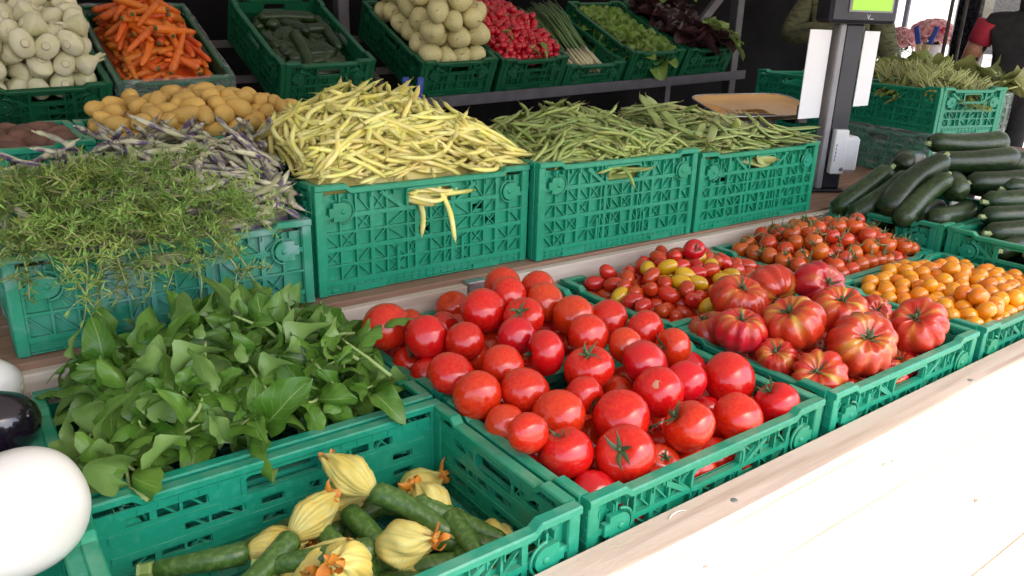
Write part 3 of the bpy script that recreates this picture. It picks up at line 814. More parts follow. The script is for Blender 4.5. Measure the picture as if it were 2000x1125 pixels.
# the uncounted lower layers of a heap of round things: one joined object
def lowfill(name, box, base, r, mname, label, cat, M=None, flat=1.0, elong=1.0, layers=1):
    m = MB(); x0, x1, y0, y1 = box; d = r * 1.9
    for q in range(layers):
        nx_ = int((x1 - x0) / d); ny_ = int((y1 - y0) / (d * 0.87))
        for i in range(nx_):
            for j in range(ny_):
                x = x0 + (i + 0.5 + 0.25 * (j % 2)) * (x1 - x0) / (nx_ + 0.3) + U(-.1, .1) * r; y = y0 + (j + 0.5) * (y1 - y0) / ny_ + U(-.1, .1) * r
                z = base(x, y) - r * (0.55 + 1.6 * q)
                pr = [(sin(t), cos(t)) for t in np.linspace(0.15, pi - 0.15, 6)]
                m.lathe(pr, 9, None, T(x, y, z) @ Rz(U(0, 6)) @ Rx(U(-.5, .5)) @ Sc(r * elong, r, r * flat))
    o = m.build(name, mname, None, True)
    if M is not None: o.matrix_world = M
    o['kind'] = 'stuff'; o['label'] = label; o['category'] = cat
    return o
# ---------------------------------------------------------------- tomatoes
def tomato_mesh(seed, mname='tomato_skin', flat=0.86, lobes=5, amp=0.02, ns=30, nr=18, dimple=0.2, name='fruit'):
    rr = random.Random(seed); ph = rr.uniform(0, 6); ph2 = rr.uniform(0, 6); a2 = rr.uniform(0.01, 0.035)
    prof = []
    for i in range(nr + 1):
        t = 0.02 + (pi - 0.04) * i / nr
        prof.append((sin(t) ** 0.94, cos(t) * flat - dimple * math.exp(-(t / 0.34) ** 2) + 0.03 * math.exp(-((pi - t) / 0.2) ** 2)))
    def fn(i, a):
        t = pi * i / nr
        return (1 + amp * cos(lobes * a + ph) * (0.4 + 0.6 * max(0, cos(t))) + a2 * cos(2 * a + ph2), 0)
    m = MB(); m.lathe(prof, ns, fn)
    return m.mesh(name, mname)
def calyx_mesh(seed, n=5, L=0.6, up=0.2, stem=0.25, wd=0.11, mname='calyx_green'):
    rr = random.Random(seed); m = MB()
    for k in range(n):
        a = 2 * pi * k / n + rr.uniform(-.4, .4); l = L * rr.uniform(0.45, 1.2); lift = up * rr.uniform(-0.2, 2.4); tw = rr.uniform(-.7, .7)
        rows = []
        for i in range(6):
            t = i / 5; r = 0.04 + l * t; z = 0.02 + lift * (t ** 1.6) + 0.05 * sin(pi * t); w_ = wd * (sin(pi * min(1, 0.18 + 0.8 * t)) ** 0.8) * (1 - t * 0.75)
            aa = a + tw * t
            c, s_ = cos(aa), sin(aa)
            rows.append([(r * c - s_ * w_, r * s_ + c * w_, z - 0.02), (r * c, r * s_, z + 0.015), (r * c + s_ * w_, r * s_ - c * w_, z - 0.02)])
        o = len(m.v)
        for rw in rows: m.v.extend(rw)
        for i in range(5):
            for j in range(2): m.f.append((o + i * 3 + j, o + i * 3 + j + 1, o + i * 3 + 4 + j, o + i * 3 + 3 + j))
    m.tube([(0, 0, -0.03), (0.01, 0.01, stem * 0.5), (rr.uniform(-.06, .06), rr.uniform(-.06, .06), stem)], [0.075, 0.055, 0.065], 8)
    return m.mesh('calyx', mname)
TM = [tomato_mesh(k, flat=(0.86, 0.80, 0.92, 0.84, 0.88, 0.82)[k], lobes=(5, 6, 4, 5, 7, 5)[k], amp=(0.015, 0.03, 0.01, 0.02, 0.025, 0.012)[k]) for k in range(6)]
CX = [calyx_mesh(k) for k in range(4)]
CXS = [calyx_mesh(10 + k, 5, 0.42, 0.35, 0.2, 0.10) for k in range(3)]
RED=[[0.037,0.646,0.046,0.049],[0.072,0.548,0.05,0.042],[0.125,0.49,0.049,0.038],[0.226,0.573,0.067,0.048],[0.344,0.668,0.075,0.042],[0.309,0.596,0.078,0.041],[0.412,0.625,0.065,0.043],[0.375,0.55,0.065,0.043],[0.384,0.468,0.056,0.044],[0.275,0.499,0.066,0.042,[-0.67,-0.37,0.65]],[0.219,0.447,0.054,0.038],[0.229,0.369,0.045,0.043,[-0.91,0.41,-0.02]],[0.135,0.376,0.037,0.041],[0.044,0.411,0.032,0.043],[0.166,0.52,-0.001,0.035],[0.045,0.328,0.023,0.043],[0.123,0.293,0.025,0.044],[0.131,0.209,0.013,0.044],[0.057,0.259,-0.006,0.035],[0.032,0.167,0.029,0.033],[0.085,0.133,-0.008,0.043,[-0.31,0.24,0.92]],[0.161,0.078,-0.008,0.048,[-0.72,-0.33,0.61]],[0.205,0.229,0.021,0.035,[0.06,-0.98,-0.18]],[0.269,0.288,0.035,0.046,[-0.28,-0.06,0.96]],[0.221,0.15,0.007,0.049],[0.38,0.251,0.031,0.046],[0.337,0.175,0.014,0.046,[-0.63,-0.38,0.68]],[0.352,0.384,0.049,0.043],[0.46,0.438,0.045,0.041],[0.5,0.368,0.033,0.043],[0.498,0.288,0.023,0.039,[-0.97,0.15,0.21]],[0.402,0.327,0.035,0.036],[0.334,0.27,-0.027,0.033],[0.419,0.182,0.011,0.039],[0.513,0.154,0.003,0.051],[0.534,0.06,-0.014,0.042,[-0.42,0.4,0.81]],[0.426,0.063,-0.013,0.045],[0.301,0.07,0.003,0.046,[-0.63,0.42,0.65]],[0.558,0.292,-0.04,0.037],[0.453,0.152,-0.052,0.033],[0.09,0.068,-0.052,0.038],[0.249,0.078,-0.053,0.033,[-0.2,-0.58,0.79]],[0.312,0.058,-0.078,0.04],[0.057,0.585,-0.013,0.035,[-0.16,-0.54,0.83]],[0.055,0.516,-0.014,0.033],[0.182,0.659,0.011,0.033],[0.103,0.225,-0.064,0.041],[0.349,0.126,-0.061,0.039],[0.411,0.131,-0.104,0.038],[0.317,0.36,-0.026,0.04],[0.426,0.729,-0.009,0.038],[0.382,0.547,-0.013,0.038],[0.063,0.741,-0.023,0.038],[0.238,0.691,-0.02,0.04],[0.294,0.601,0.002,0.036],[0.41,0.321,-0.041,0.036],[0.17,0.47,-0.052,0.038],[0.111,0.657,-0.018,0.038],[0.492,0.252,-0.057,0.039],[0.259,0.488,-0.012,0.037],[0.15,0.59,-0.021,0.041],[0.342,0.705,0.001,0.037],[0.537,0.498,-0.033,0.04],[0.54,0.611,-0.027,0.041],[0.089,0.317,-0.05,0.036],[0.208,0.404,-0.028,0.041],[0.392,0.425,-0.025,0.039],[0.124,0.396,-0.038,0.039],[0.504,0.34,-0.048,0.038],[0.463,0.634,-0.016,0.037],[0.217,0.202,-0.064,0.042],[0.2,0.296,-0.044,0.037],[0.555,0.159,-0.075,0.039],[0.496,0.095,-0.082,0.04],[0.06,0.117,-0.099,0.038],[0.346,0.24,-0.092,0.041],[0.154,0.162,-0.069,0.036],[0.445,0.505,-0.022,0.04],[0.154,0.755,-0.012,0.036],[0.42,0.057,-0.094,0.039],[0.536,0.731,-0.023,0.038],[0.155,0.057,-0.089,0.038],[0.538,0.419,-0.04,0.042],[0.106,0.503,-0.057,0.036],[0.207,0.108,-0.097,0.037],[0.344,0.482,-0.013,0.036],[0.269,0.759,0.005,0.041],[0.417,0.232,-0.054,0.041],[0.379,0.627,-0.006,0.037],[0.23,0.56,-0.018,0.04],[0.296,0.184,-0.061,0.042],[0.282,0.122,-0.11,0.04]]
HEIR=[[0.689,0.348,-0.001,0.052,[-0.27,0.43,0.86]],[0.67,0.256,0.034,0.055,[-0.12,-0.13,0.98]],[0.791,0.357,0.051,0.062,[-0.15,-0.34,0.93]],[0.926,0.373,0.042,0.067,[-0.19,-0.91,-0.35]],[0.765,0.195,0.052,0.064,[-0.53,0.1,0.84]],[1.01,0.292,0.065,0.059,[-0.27,-0.81,0.51]],[0.945,0.198,0.043,0.062,[-0.29,-0.29,0.91]],[0.83,0.073,0.031,0.07,[-0.41,-0.55,0.72]],[0.679,0.166,0.002,0.043,[-0.54,-0.18,0.82]],[0.69,0.074,-0.003,0.052,[-0.77,-0.25,0.59]],[1.067,0.073,0.022,0.063,[-0.67,-0.03,0.74]],[1.017,0.069,-0.059,0.036,[-0.62,0.06,0.79]],[1.159,0.222,-0.012,0.041,[-0.61,-0.63,0.48]],[0.945,0.057,-0.064,0.039,[-0.45,-0.57,0.69]],[0.793,0.065,-0.065,0.036],[0.836,0.167,-0.017,0.039],[1.078,0.186,-0.018,0.036],[0.774,0.191,-0.044,0.036]]

def flat0(me): return -min(v.co.z for v in me.vertices)
for i, e in enumerate(RED):
    x, y, z, r = e[:4]
    if len(e) > 4: d = Vector(e[4])
    else:
        d = Vector((U(-0.6, 0.9), U(0.2, 1), U(-0.9, -0.1))).normalized()
        if i > 45: d = Vector((U(-1, 1), U(-1, 1), U(-1, 1))).normalized()
    ro = y > 0.405
    lab = 'large glossy red tomato heaped in the crate beside the batten' if ro else 'large glossy red tomato in the crate at the rail'
    if len(e) > 4: lab = 'large red tomato with its green calyx showing, ' + ('heaped beside the batten' if ro else 'in the crate at the rail')
    if e[:2] == RED[21][:2]: lab = 'large red tomato right behind the crate front, green calyx facing outward'
    if i == 26: d = -d; lab = 'large red tomato with a rough tan scar on its skin'
    o = thing('tomato', lab, 'tomato', T(x, y, z) @ align(d, U(0, 6)) @ Sc(r * 1.02), 'large red tomatoes')
    link('fruit', TM[i % 6], o)
    if i == 26:
        pm = MB(); pm.lathe([(0.001, -0.003), (0.10, 0.006), (0.20, 0.016), (0.27, 0.036)], 26, lambda q, a: (1 + (0.18 * sin(2 * a + 1) + 0.14 * sin(3 * a) + 0.12 * sin(7 * a + 2) + 0.10 * sin(13 * a)) * (q > 0), 0), T(0, 0, -flat0(TM[i % 6]) - 0.014) @ Sc(0.8, 0.75, 1.0))
        for q in range(7):
            a = 1.2 + U(-.6, .6); pm.tube([(0.2 * cos(a), 0.2 * sin(a), -flat0(TM[i % 6]) + 0.008), (0.42 * cos(a + U(-.1, .1)), 0.42 * sin(a), -flat0(TM[i % 6]) + 0.085)], [0.018, 0.006], 4)
        pm.build('scar', 'scar_tan', o, True)
    elif len(e) > 4 or i > 45 and i % 3 == 0: link('calyx', (CX + CXS)[i % 7], o, T(0, 0, 0.64))
lowfill('tomato_heap', (0.03, 0.59, 0.03, 0.385), lambda x, y: -0.062, 0.042, 'tomato_skin', 'red tomatoes deep in the crate at the rail', 'tomatoes')
lowfill('tomato_heap', (0.03, 0.59, 0.43, 0.79), lambda x, y: -0.030, 0.042, 'tomato_skin', 'red tomatoes deep in the crate beside the batten', 'tomatoes')
# ribbed tomatoes
def heirloom_mesh(seed, ng=11):
    rr = random.Random(seed); nr, ns = 24, 72
    gs = []; a = 0
    for k in range(ng): a += rr.uniform(0.7, 1.3); gs.append(a)
    gs = [g * 2 * pi / gs[-1] for g in gs]; dp = [rr.uniform(0.5, 1.25) for _ in gs]
    e1, e2 = rr.uniform(0, 6), rr.uniform(0.03, 0.08)
    m = MB(); prof = []; cols = []
    for i in range(nr + 1):
        t = 0.03 + (pi - 0.06) * i / nr
        prof.append((sin(t) ** 0.86, cos(t) * 0.76 - 0.30 * math.exp(-(t / 0.42) ** 2)))
    def groove(a):
        s_ = 0
        for g, d in zip(gs, dp):
            q = abs((a - g + pi) % (2 * pi) - pi); s_ = max(s_, d * math.exp(-(q / 0.13) ** 2) + 0.35 * d * math.exp(-(q / 0.3) ** 2))
        return s_
    def fn(i, a):
        t = pi * i / nr; s_ = groove(a); fade = 0.35 + 0.65 * max(0, cos(t * 0.62))
        return (1 - 0.125 * s_ * fade + e2 * cos(2 * a + e1), 0.02 * s_ * math.exp(-((t - 0.5) / 0.4) ** 2))
    m.lathe(prof, ns, fn)
    yl = rr.uniform(0.25, 1.0)
    for i in range(nr + 1):
        t = pi * i / nr
        for k in range(ns):
            a = 2 * pi * k / ns
            s_ = groove(a); st = 0.5 + 0.5 * sin(a * 3 + e1) + 0.25 * sin(7 * a + seed)
            v = yl * 0.85 * st * math.exp(-((t - 0.5) / (0.30 + 0.30 * st)) ** 2) * (0.12 + 1.0 * min(1, s_) ** 1.5)
            cols.append((v, v, v, 1))
    m.col = [(min(1, max(0, c[0])),) * 3 + (1,) for c in cols]
    return m.mesh('fruit', 'heirloom_skin')
HM = [heirloom_mesh(k, (9, 11, 12, 10, 13)[k]) for k in range(5)]
HC = [calyx_mesh(30 + k, 6, 0.36, 0.26, 0.24, 0.07) for k in range(3)]
for i, e in enumerate(HEIR):
    x, y, z, r = e[:4]
    d = Vector(e[4]) if len(e) > 4 else Vector((U(-1, 1), U(-1, 1), U(-0.3, 0.6))).normalized()
    o = thing('ribbed_tomato', ('large ribbed tomato with broad yellow streaks in the rail crate' if i in (4, 7, 9, 2) else 'smaller ribbed red tomato wedged among the big ones' if r < 0.045 else 'big ribbed red tomato piled in the rail crate'), 'tomato', T(x, y, z) @ align(d, U(0, 6)) @ Sc(r * 1.06), 'big ribbed tomatoes')
    link('fruit', HM[(i * 3 + (1 if i in (4, 7, 9) else 0)) % 5], o)
    link('calyx', HC[i % 3], o, T(0, 0, 0.42))
HFILL = [(0.70, 0.07, -.095), (0.80, 0.10, -.10), (0.90, 0.07, -.10), (1.0, 0.12, -.10), (1.12, 0.08, -.10), (0.70, 0.2, -.10), (0.83, 0.22, -.10), (0.95, 0.2, -.10), (1.1, 0.22, -.10), (0.7, 0.33, -.10), (0.82, 0.33, -.10), (0.95, 0.33, -.095), (1.1, 0.33, -.10), (0.86, 0.28, -.03), (1.05, 0.31, -.03), (0.70, 0.30, -0.05), (1.15, 0.15, -.06)]
for i, (x, y, z) in enumerate(HFILL):
    o = thing('ribbed_tomato', 'ribbed red tomato at the bottom of its crate', 'tomato', T(x, y, z) @ align((U(-1, 1), U(-1, 1), U(0, 1)), U(0, 6)) @ Sc(0.048), 'big ribbed tomatoes below')
    link('fruit', HM[i % 5], o); link('calyx', HC[i % 3], o, T(0, 0, 0.42))

# spheres relaxed into heaps
def heap(n, box, base, r0, r1, iters=160, top=0.10, seed=1, zmin=None):
    g = np.random.default_rng(seed)
    x0, x1, y0, y1 = box
    R = g.uniform(r0, r1, n)
    P = np.c_[g.uniform(x0 + r1, x1 - r1, n), g.uniform(y0 + r1, y1 - r1, n), g.uniform(0, top, n)]
    for k in range(n): P[k, 2] += base(P[k, 0], P[k, 1])
    for it in range(iters):
        P[:, 2] -= 0.0025 if it < iters * 0.75 else 0.0006
        for sub in range(2):
            D = P[:, None] - P[None]; d = np.linalg.norm(D, axis=2) + 1e-9; np.fill_diagonal(d, 9)
            ov = np.maximum(0, (R[:, None] + R[None]) * 0.985 - d)
            P += (D / d[..., None] * ov[..., None] * 0.42).sum(1)
            P[:, 0] = np.clip(P[:, 0], x0 + R, x1 - R); P[:, 1] = np.clip(P[:, 1], y0 + R, y1 - R)
            for k in range(n): P[k, 2] = max(P[k, 2], base(P[k, 0], P[k, 1]) + R[k])
    return P, R
def inner(x, y, L=CL, W=CW, w=0.02): return (x - L / 2 + w, x + L / 2 - w, y - W / 2 + w, y + W / 2 - w)
# a mound of the same fruit under the countable ones
def bed(name, box, base, mname, parent_label, cat, sink=0.0, lump=0.006, n=28):
    x0, x1, y0, y1 = box; m = MB(); ny = n
    for i in range(n + 1):
        for j in range(ny + 1):
            x = x0 + (x1 - x0) * i / n; y = y0 + (y1 - y0) * j / ny
            m.v.append((x, y, base(min(max(x, x0 + .002), x1 - .002), min(max(y, y0 + .002), y1 - .002)) - sink + U(-lump, lump)))
    for i in range(n):
        for j in range(ny):
            a = i * (ny + 1) + j; m.f.append((a, a + ny + 1, a + ny + 2, a + 1))
    return m

# orange cherry tomatoes
OM = [tomato_mesh(40 + k, 'orange_skin', 0.93, 5, 0.012, 20, 12, 0.07) for k in range(4)]
bx = inner(COL['D'], ROW[0]); bs = lambda x, y: -0.072 + 0.03 * sin(pi * (x - bx[0]) / (bx[1] - bx[0]))
P, R = heap(230, bx, lambda x, y: bs(x, y), 0.0185, 0.0225, 140, 0.10, 5)
scar = MB(); scar.lathe([(0.01, 0.05), (0.09, 0.045), (0.16, 0.0)], 10); SCAR = scar.mesh('stem_scar', 'petal_orange')
for k in range(len(P)):
    o = link('orange_tomato', OM[k % 4], None, T(*P[k]) @ align((U(-1, 1), U(-1, 1), U(-.6, 1)), U(0, 6)) @ Sc(R[k] * 1.03))
    tag(o, 'small round orange cherry tomato in the crate by the rail', 'tomato', 'orange cherry tomatoes')
    if k % 3 == 0: link('stem_scar', SCAR, o, T(0, 0, 0.83))
lowfill('orange_tomato_heap', bx, bs, 0.019, 'orange_skin', 'orange cherry tomatoes deep in their crate', 'tomatoes')
# date tomatoes, red and yellow
def date_mesh(seed, mname):
    m = MB(); prof = []
    for i in range(13):
        t = 0.03 + (pi - 0.06) * i / 12; prof.append((sin(t) ** 0.9, 1.42 * cos(t) + (0.06 if i < 2 else 0)))
    m.lathe(prof, 18, lambda i, a: (1 + 0.02 * cos(3 * a + seed), 0)); return m.mesh('fruit', mname)
DR = [date_mesh(k, 'date_red') for k in range(3)]; DY = [date_mesh(9 + k, 'date_yellow') for k in range(2)]
bx = inner(COL['C'], ROW[1]); bs = lambda x, y: -0.065 + 0.055 * sin(pi * (x - bx[0]) / (bx[1] - bx[0])) * sin(pi * 0.8 * (y - bx[2]) / (bx[3] - bx[2]))
P, R = heap(190, bx, bs, 0.0195, 0.0225, 140, 0.10, 8)
for k in range(len(P)):
    x, y, z = P[k]
    yel = (x - 0.92) ** 2 / 0.10 ** 2 + (y - 0.60) ** 2 / 0.13 ** 2 < 1 and random.random() < 0.5 or random.random() < 0.05
    me = random.choice(DY if yel else DR)
    d = Vector((U(-1, 1), U(-1, 1), U(-.45, .45)))
    o = link('date_tomato', me, None, T(x, y, z) @ align(d, U(0, 6)) @ Sc(R[k] * 0.92))
    tag(o, ('small shiny yellow date tomato among the red ones' if yel else 'small shiny red date tomato heaped behind the ribbed tomatoes'), 'tomato', 'yellow date tomatoes' if yel else 'red date tomatoes')
lowfill('date_tomato_heap', bx, bs, 0.021, 'date_red', 'red date tomatoes deep in their crate', 'tomatoes')
# one round small tomato with its calyx on top of the dates
zt = max(p[2] + r for p, r in zip(P, R) if (p[0] - 0.985) ** 2 + (p[1] - 0.66) ** 2 < 0.03 ** 2) if len(P) else 0.03
o = thing('round_tomato', 'small round red tomato with star calyx on top of the date tomatoes', 'tomato', T(0.985, 0.66, zt + 0.004) @ align((-0.5, -0.7, 0.5)) @ Sc(0.030))
link('fruit', TM[2], o); link('calyx', CX[1], o, T(0, 0, 0.68))

# vine cherry tomatoes: trusses
VM = [tomato_mesh(60 + k, 'cherry_skin', 0.93, 5, 0.012, 20, 12, 0.1, 'tomato') for k in range(4)]
VC = [calyx_mesh(70 + k, 5, 0.75, 0.55, 0.35, 0.12, 'vine_green') for k in range(3)]
bx = inner(COL['D'], ROW[1]); bs = lambda x, y: -0.080 + 0.085 * sin(pi * (x - bx[0]) / (bx[1] - bx[0])) * sin(pi * (0.15 + 0.75 * (y - bx[2]) / (bx[3] - bx[2])))
P, R = heap(140, bx, bs, 0.0235, 0.0275, 140, 0.12, 12)
lowfill('cherry_tomato_heap', bx, bs, 0.023, 'cherry_skin', 'cherry tomatoes deep under the trusses', 'tomatoes')
# group the fruit into trusses by nearness
left = sorted(range(len(P)), key=lambda k: -P[k][2]); trn = 0
while left:
    s0 = left.pop(0)
    near = sorted(left, key=lambda k: np.linalg.norm(P[k] - P[s0]))[:7]
    for k in near: left.remove(k)
    mem = [s0] + near
    c = np.mean([P[k] for k in mem], axis=0)
    t = thing('tomato_truss', 'truss of round red cherry tomatoes on a green vine', 'tomatoes', T(*c), 'trusses of vine cherry tomatoes')
    mem.sort(key=lambda k: (P[k][0] - P[k][1]))
    spine = []; tops = []
    for k in mem:
        d = Vector((U(-.6, .6), U(-.6, .6), U(0.2, 1))).normalized()
        tops.append((k, d))
        o = link('tomato', VM[k % 4], t, T(*(P[k] - c)) @ align(d, U(0, 6)) @ Sc(R[k] * 1.02))
        link('calyx', VC[k % 3], o, T(0, 0, 0.8))
    st = MB()
    zc = max(P[k][2] + R[k] for k in mem)
    pts = []
    for q, (k, d) in enumerate(tops):
        p = Vector(P[k] - c) + d * R[k] * 1.3
        pts.append(p)
    sp = []
    for q in range(len(pts)):
        a = pts[max(0, q - 1)]; b = pts[min(len(pts) - 1, q + 1)]
        sp.append((pts[q] + a + b) / 3 + Vector((0, 0, 0.008)))
    st.tube(sp, [0.0026] * (len(sp) - 1) + [0.0018], 6)
    for p, s_ in zip(pts, sp): st.tube([s_, (s_ + p) / 2 + Vector((U(-.004, .004), U(-.004, .004), 0.003)), p], 0.0015, 5)
    st.build('vine_stem', 'vine_green', t, True)
    trn += 1

# ---------------------------------------------------------------- beans
def bean_variant(seed, L0, L1, r, curve, mname, flatn=1.0, n=7, seg=11, bumps=0.0, name='bean', zcurve=0.0):
    rr = random.Random(seed); L = rr.uniform(L0, L1); k = rr.uniform(-curve, curve); s2 = rr.uniform(-0.4, 0.4) * curve; zc = rr.uniform(-zcurve, zcurve)
    if abs(k) < curve * 0.25: k *= 2
    pts = []; ang = -k / 2; x = y = 0.0; ds = L / (seg - 1)
    for i in range(seg):
        t = i / (seg - 1); pts.append([x, y, zc * (t - 0.5) ** 2 * 4 * L * 0.2])
        a = ang + k * t + s2 * sin(2 * pi * t); x += cos(a) * ds; y += sin(a) * ds
    pts = np.array(pts); pts -= pts.mean(0)
    a0 = math.atan2(pts[-1, 1] - pts[0, 1], pts[-1, 0] - pts[0, 0]); c, s_ = cos(-a0), sin(-a0)
    pts = np.c_[pts[:, 0] * c - pts[:, 1] * s_, pts[:, 0] * s_ + pts[:, 1] * c, pts[:, 2]]
    rad = []
    for i in range(seg):
        t = i / (seg - 1); f = min(1, (t / 0.10) ** 0.6 + 0.18) * min(1, ((1 - t) / 0.16) ** 0.7 + 0.05)
        rad.append(r * f * (1 + bumps * sin(t * 19 + seed)))
    m = MB(); m.tube([tuple(p) for p in pts], rad, n, True, None, flatn)
    m2 = [tuple(pts[0] - np.array([0.006, 0, 0])), tuple(pts[0] + np.array([0.002, 0, 0]))]
    m.tube(m2, [r * 0.22, r * 0.3], 5)
    tip = pts[-1]; m.tube([tuple(tip), tuple(tip + np.array([0.007, rr.uniform(-.003, .003), 0.001])), tuple(tip + np.array([0.013, rr.uniform(-.006, .006), 0.003]))], [r * 0.10, r * 0.08, r * 0.02], 4)
    col = []
    for i in range(seg): col += [(0.9, 0.45, 0.15, 0.0)[i] if i < 3 else ((0.25, 0.75)[i - seg + 2] if i >= seg - 2 else 0.0)] * n
    col += [1.0] * (len(m.v) - len(col))
    m.col = [(c, c, c, 1) for c in col]
    return m.mesh(name, mname), pts[::1], r, m
def bean_crate(M, L, W, H, variants, n_top, n_low, lo, hi, px, py, sharp, name, label, cat, group, seed, low_label=None, over=0.036, stick=6, depth=0.06):
    """lo/hi: target heap height at the rim and at its top; pieces go where the heap is lowest against that target"""
    random.seed(seed)
    ix = (-L / 2 + 0.02, L / 2 - 0.02, -W / 2 + 0.02, W / 2 - 0.02)
    tgt = dome(*ix, lo, hi, px, py, sharp)
    f0 = dome(*ix, lo - depth, hi - depth, px, py, sharp, H - 0.008)
    pl = Pile(*ix, f0); tg = Pile(*ix, tgt)
    low = bed('x', (ix[0] + .001, ix[1] - .001, ix[2] + .001, ix[3] - .001), lambda x, y: tgt(x, y) - depth, None, '', '', 0.028, 0.004)
    def drop(ov, tilt=None):
        best = None; e_ = random.random(); side = 1 if e_ < 0.28 else 2 if e_ < 0.40 else 0
        for c in range(9):
            v = random.choice(variants); pts = v[1]
            x, y, yaw = U(ix[0] - 0.01, ix[1] + 0.01), U(ix[2] - 0.01, ix[3] + 0.01), U(0, 2 * pi)
            if side == 1: y = U(ix[2] - 0.012, ix[2] + 0.05); yaw = random.gauss(0, 0.5) + random.choice((0, pi))
            elif side == 2: x = random.choice((U(ix[0] - 0.012, ix[0] + 0.05), U(ix[1] - 0.05, ix[1] + 0.012))); yaw = random.gauss(pi / 2, 0.5)
            cc, ss = cos(yaw), sin(yaw)
            qx = x + pts[:, 0] * cc - pts[:, 1] * ss; qy = y + pts[:, 0] * ss + pts[:, 1] * cc
            if qx.min() < ix[0] - ov or qx.max() > ix[1] + ov or qy.min() < ix[2] - ov or qy.max() > ix[3] + ov: continue
            i, j = pl.ix(qx, qy); sc = float((pl.H[i, j] - tg.H[i, j]).mean())
            if best is None or sc < best[0]: best = (sc, v, x, y, yaw)
        if best is None: return None
        _, v, x, y, yaw = best
        Mx = pl.lay(v[1], v[2], x, y, yaw, over=ov + 0.01, tilt=tilt, soft=0.6)
        return None if Mx is None else (v, Mx)
    k = tries = 0
    while k < n_low and tries < n_low * 4:
        tries += 1; r_ = drop(0.02)
        if r_ is None: continue
        low.add(r_[0][3].v, r_[0][3].f, r_[1]); k += 1
    low_o = low.build(name + '_heap', None, None, True)
    low_o.data.materials.append(variants[0][0].materials[0])
    low_o.matrix_world = M; low_o['kind'] = 'stuff'; low_o['label'] = low_label or ('lower ' + label); low_o['category'] = cat
    k = tries = 0
    while k < n_top and tries < n_top * 4:
        tries += 1
        last = k > n_top - stick
        r_ = drop(over, U(0.3, 0.6) if last else None)
        if r_ is None: continue
        Mx = r_[1] @ T(0.012, 0, -0.02) if last else r_[1]
        o = link(name, r_[0][0], None, M @ Mx @ Rx(U(-.35, .35)))
        tag(o, label, cat, group); k += 1
    return pl
YV = [bean_variant(100 + k, 0.125, 0.19, 0.0064, 1.1, 'yellow_bean', 0.85, 7, 11, 0.05, zcurve=0.5) for k in range(12)]
GV = [bean_variant(200 + k, 0.115, 0.175, 0.0054, 0.9, 'green_bean', 0.9, 6, 10, 0.05, zcurve=0.4) for k in range(12)]
FV = [bean_variant(300 + k, 0.15, 0.235, 0.0135, 0.8, 'flat_bean', 0.26, 8, 12, 0.04, zcurve=0.5) for k in range(12)]
PV = [bean_variant(400 + k, 0.11, 0.18, 0.0080, 0.9, 'purple_bean', 0.75, 7, 12, 0.16, zcurve=0.5) for k in range(10)]
pl = bean_crate(YB, 0.583, CW, 0.255, YV, 295, 210, 0.258, 0.442, -0.15, 0.2, 0.66, 'yellow_bean', 'pale yellow wax bean heaped in the tall crate', 'bean', 'yellow wax beans', 21)
bean_crate(GB, 0.595, CW, 0.262, GV, 295, 250, 0.262, 0.388, 0.0, 0.35, 0.6, 'green_bean', 'thin round green bean heaped between the yellow and flat beans', 'bean', 'round green beans', 22)
bean_crate(FB, 0.600, CW, 0.245, FV, 150, 80, 0.240, 0.352, -0.6, 0.45, 0.7, 'flat_bean', 'broad flat green bean heaped in the crate beside the scale', 'bean', 'flat green beans', 23, over=0.06, stick=2)
bean_crate(PB, 0.565, CW, 0.19, PV, 150, 90, 0.185, 0.370, 0.3, 0.5, 0.6, 'purple_bean', 'cream bean mottled with purple in the scuffed crate', 'bean', 'mottled purple beans', 24, over=0.03, stick=10)
# beans poking out of the hand holes
def poke(M, me, x, y, z, yaw, pitch, roll, name, label, group):
    o = link(name, me, None, M @ T(x, y, z) @ Rz(yaw) @ Ry(pitch) @ Rx(roll)); tag(o, label, 'bean', group)
for (x, y, z, yw, pt, k) in ((-0.050, -0.190, 0.200, 1.9, -0.1, 0), (0.03, -0.212, 0.178, -1.45, 1.05, 3), (-0.045, -0.205, 0.187, -1.75, 0.8, 5), (0.0, -0.188, 0.203, 0.1, 0.05, 6), (0.045, -0.186, 0.205, 2.5, 0.1, 7), (0.012, -0.187, 0.213, 2.9, -0.1, 8), (-0.02, -0.187, 0.215, 0.4, 0.1, 1), (0.04, -0.187, 0.216, 0.2, 0.1, 2)):
    poke(YB, YV[k][0], x, y, z, yw, pt, 0.2, 'yellow_bean', 'pale yellow wax bean poking out of the hand hole of its crate', 'wax beans in the hand hole')
for (x, y, z, yw, pt, k) in ((0.0, -0.196, 0.214, -1.45, 0.6, 0), (0.03, -0.187, 0.212, 0.2, 0.05, 3), (-0.03, -0.187, 0.213, 0.5, 0.1, 4), (0.01, -0.187, 0.222, 2.7, 0.0, 5), (0.04, -0.189, 0.218, 2.3, 0.1, 6), (-0.03, -0.187, 0.224, 0.1, 0.0, 7)):
    poke(GB, GV[k][0], x, y, z, yw, pt, 0.2, 'green_bean', 'thin green bean showing in the hand hole of its crate', 'green beans in the hand hole')
for (x, y, z, yw, pt, k) in ((0.0, -0.185, 0.196, 0.1, 0.05, 0), (0.02, -0.186, 0.208, 0.25, -0.1, 3), (-0.02, -0.184, 0.202, 2.9, 0.0, 5)):
    poke(FB, FV[k][0], x, y, z, yw, pt, 1.2, 'flat_bean', 'flat green bean showing in the hand hole of its crate', 'flat beans in the hand hole')

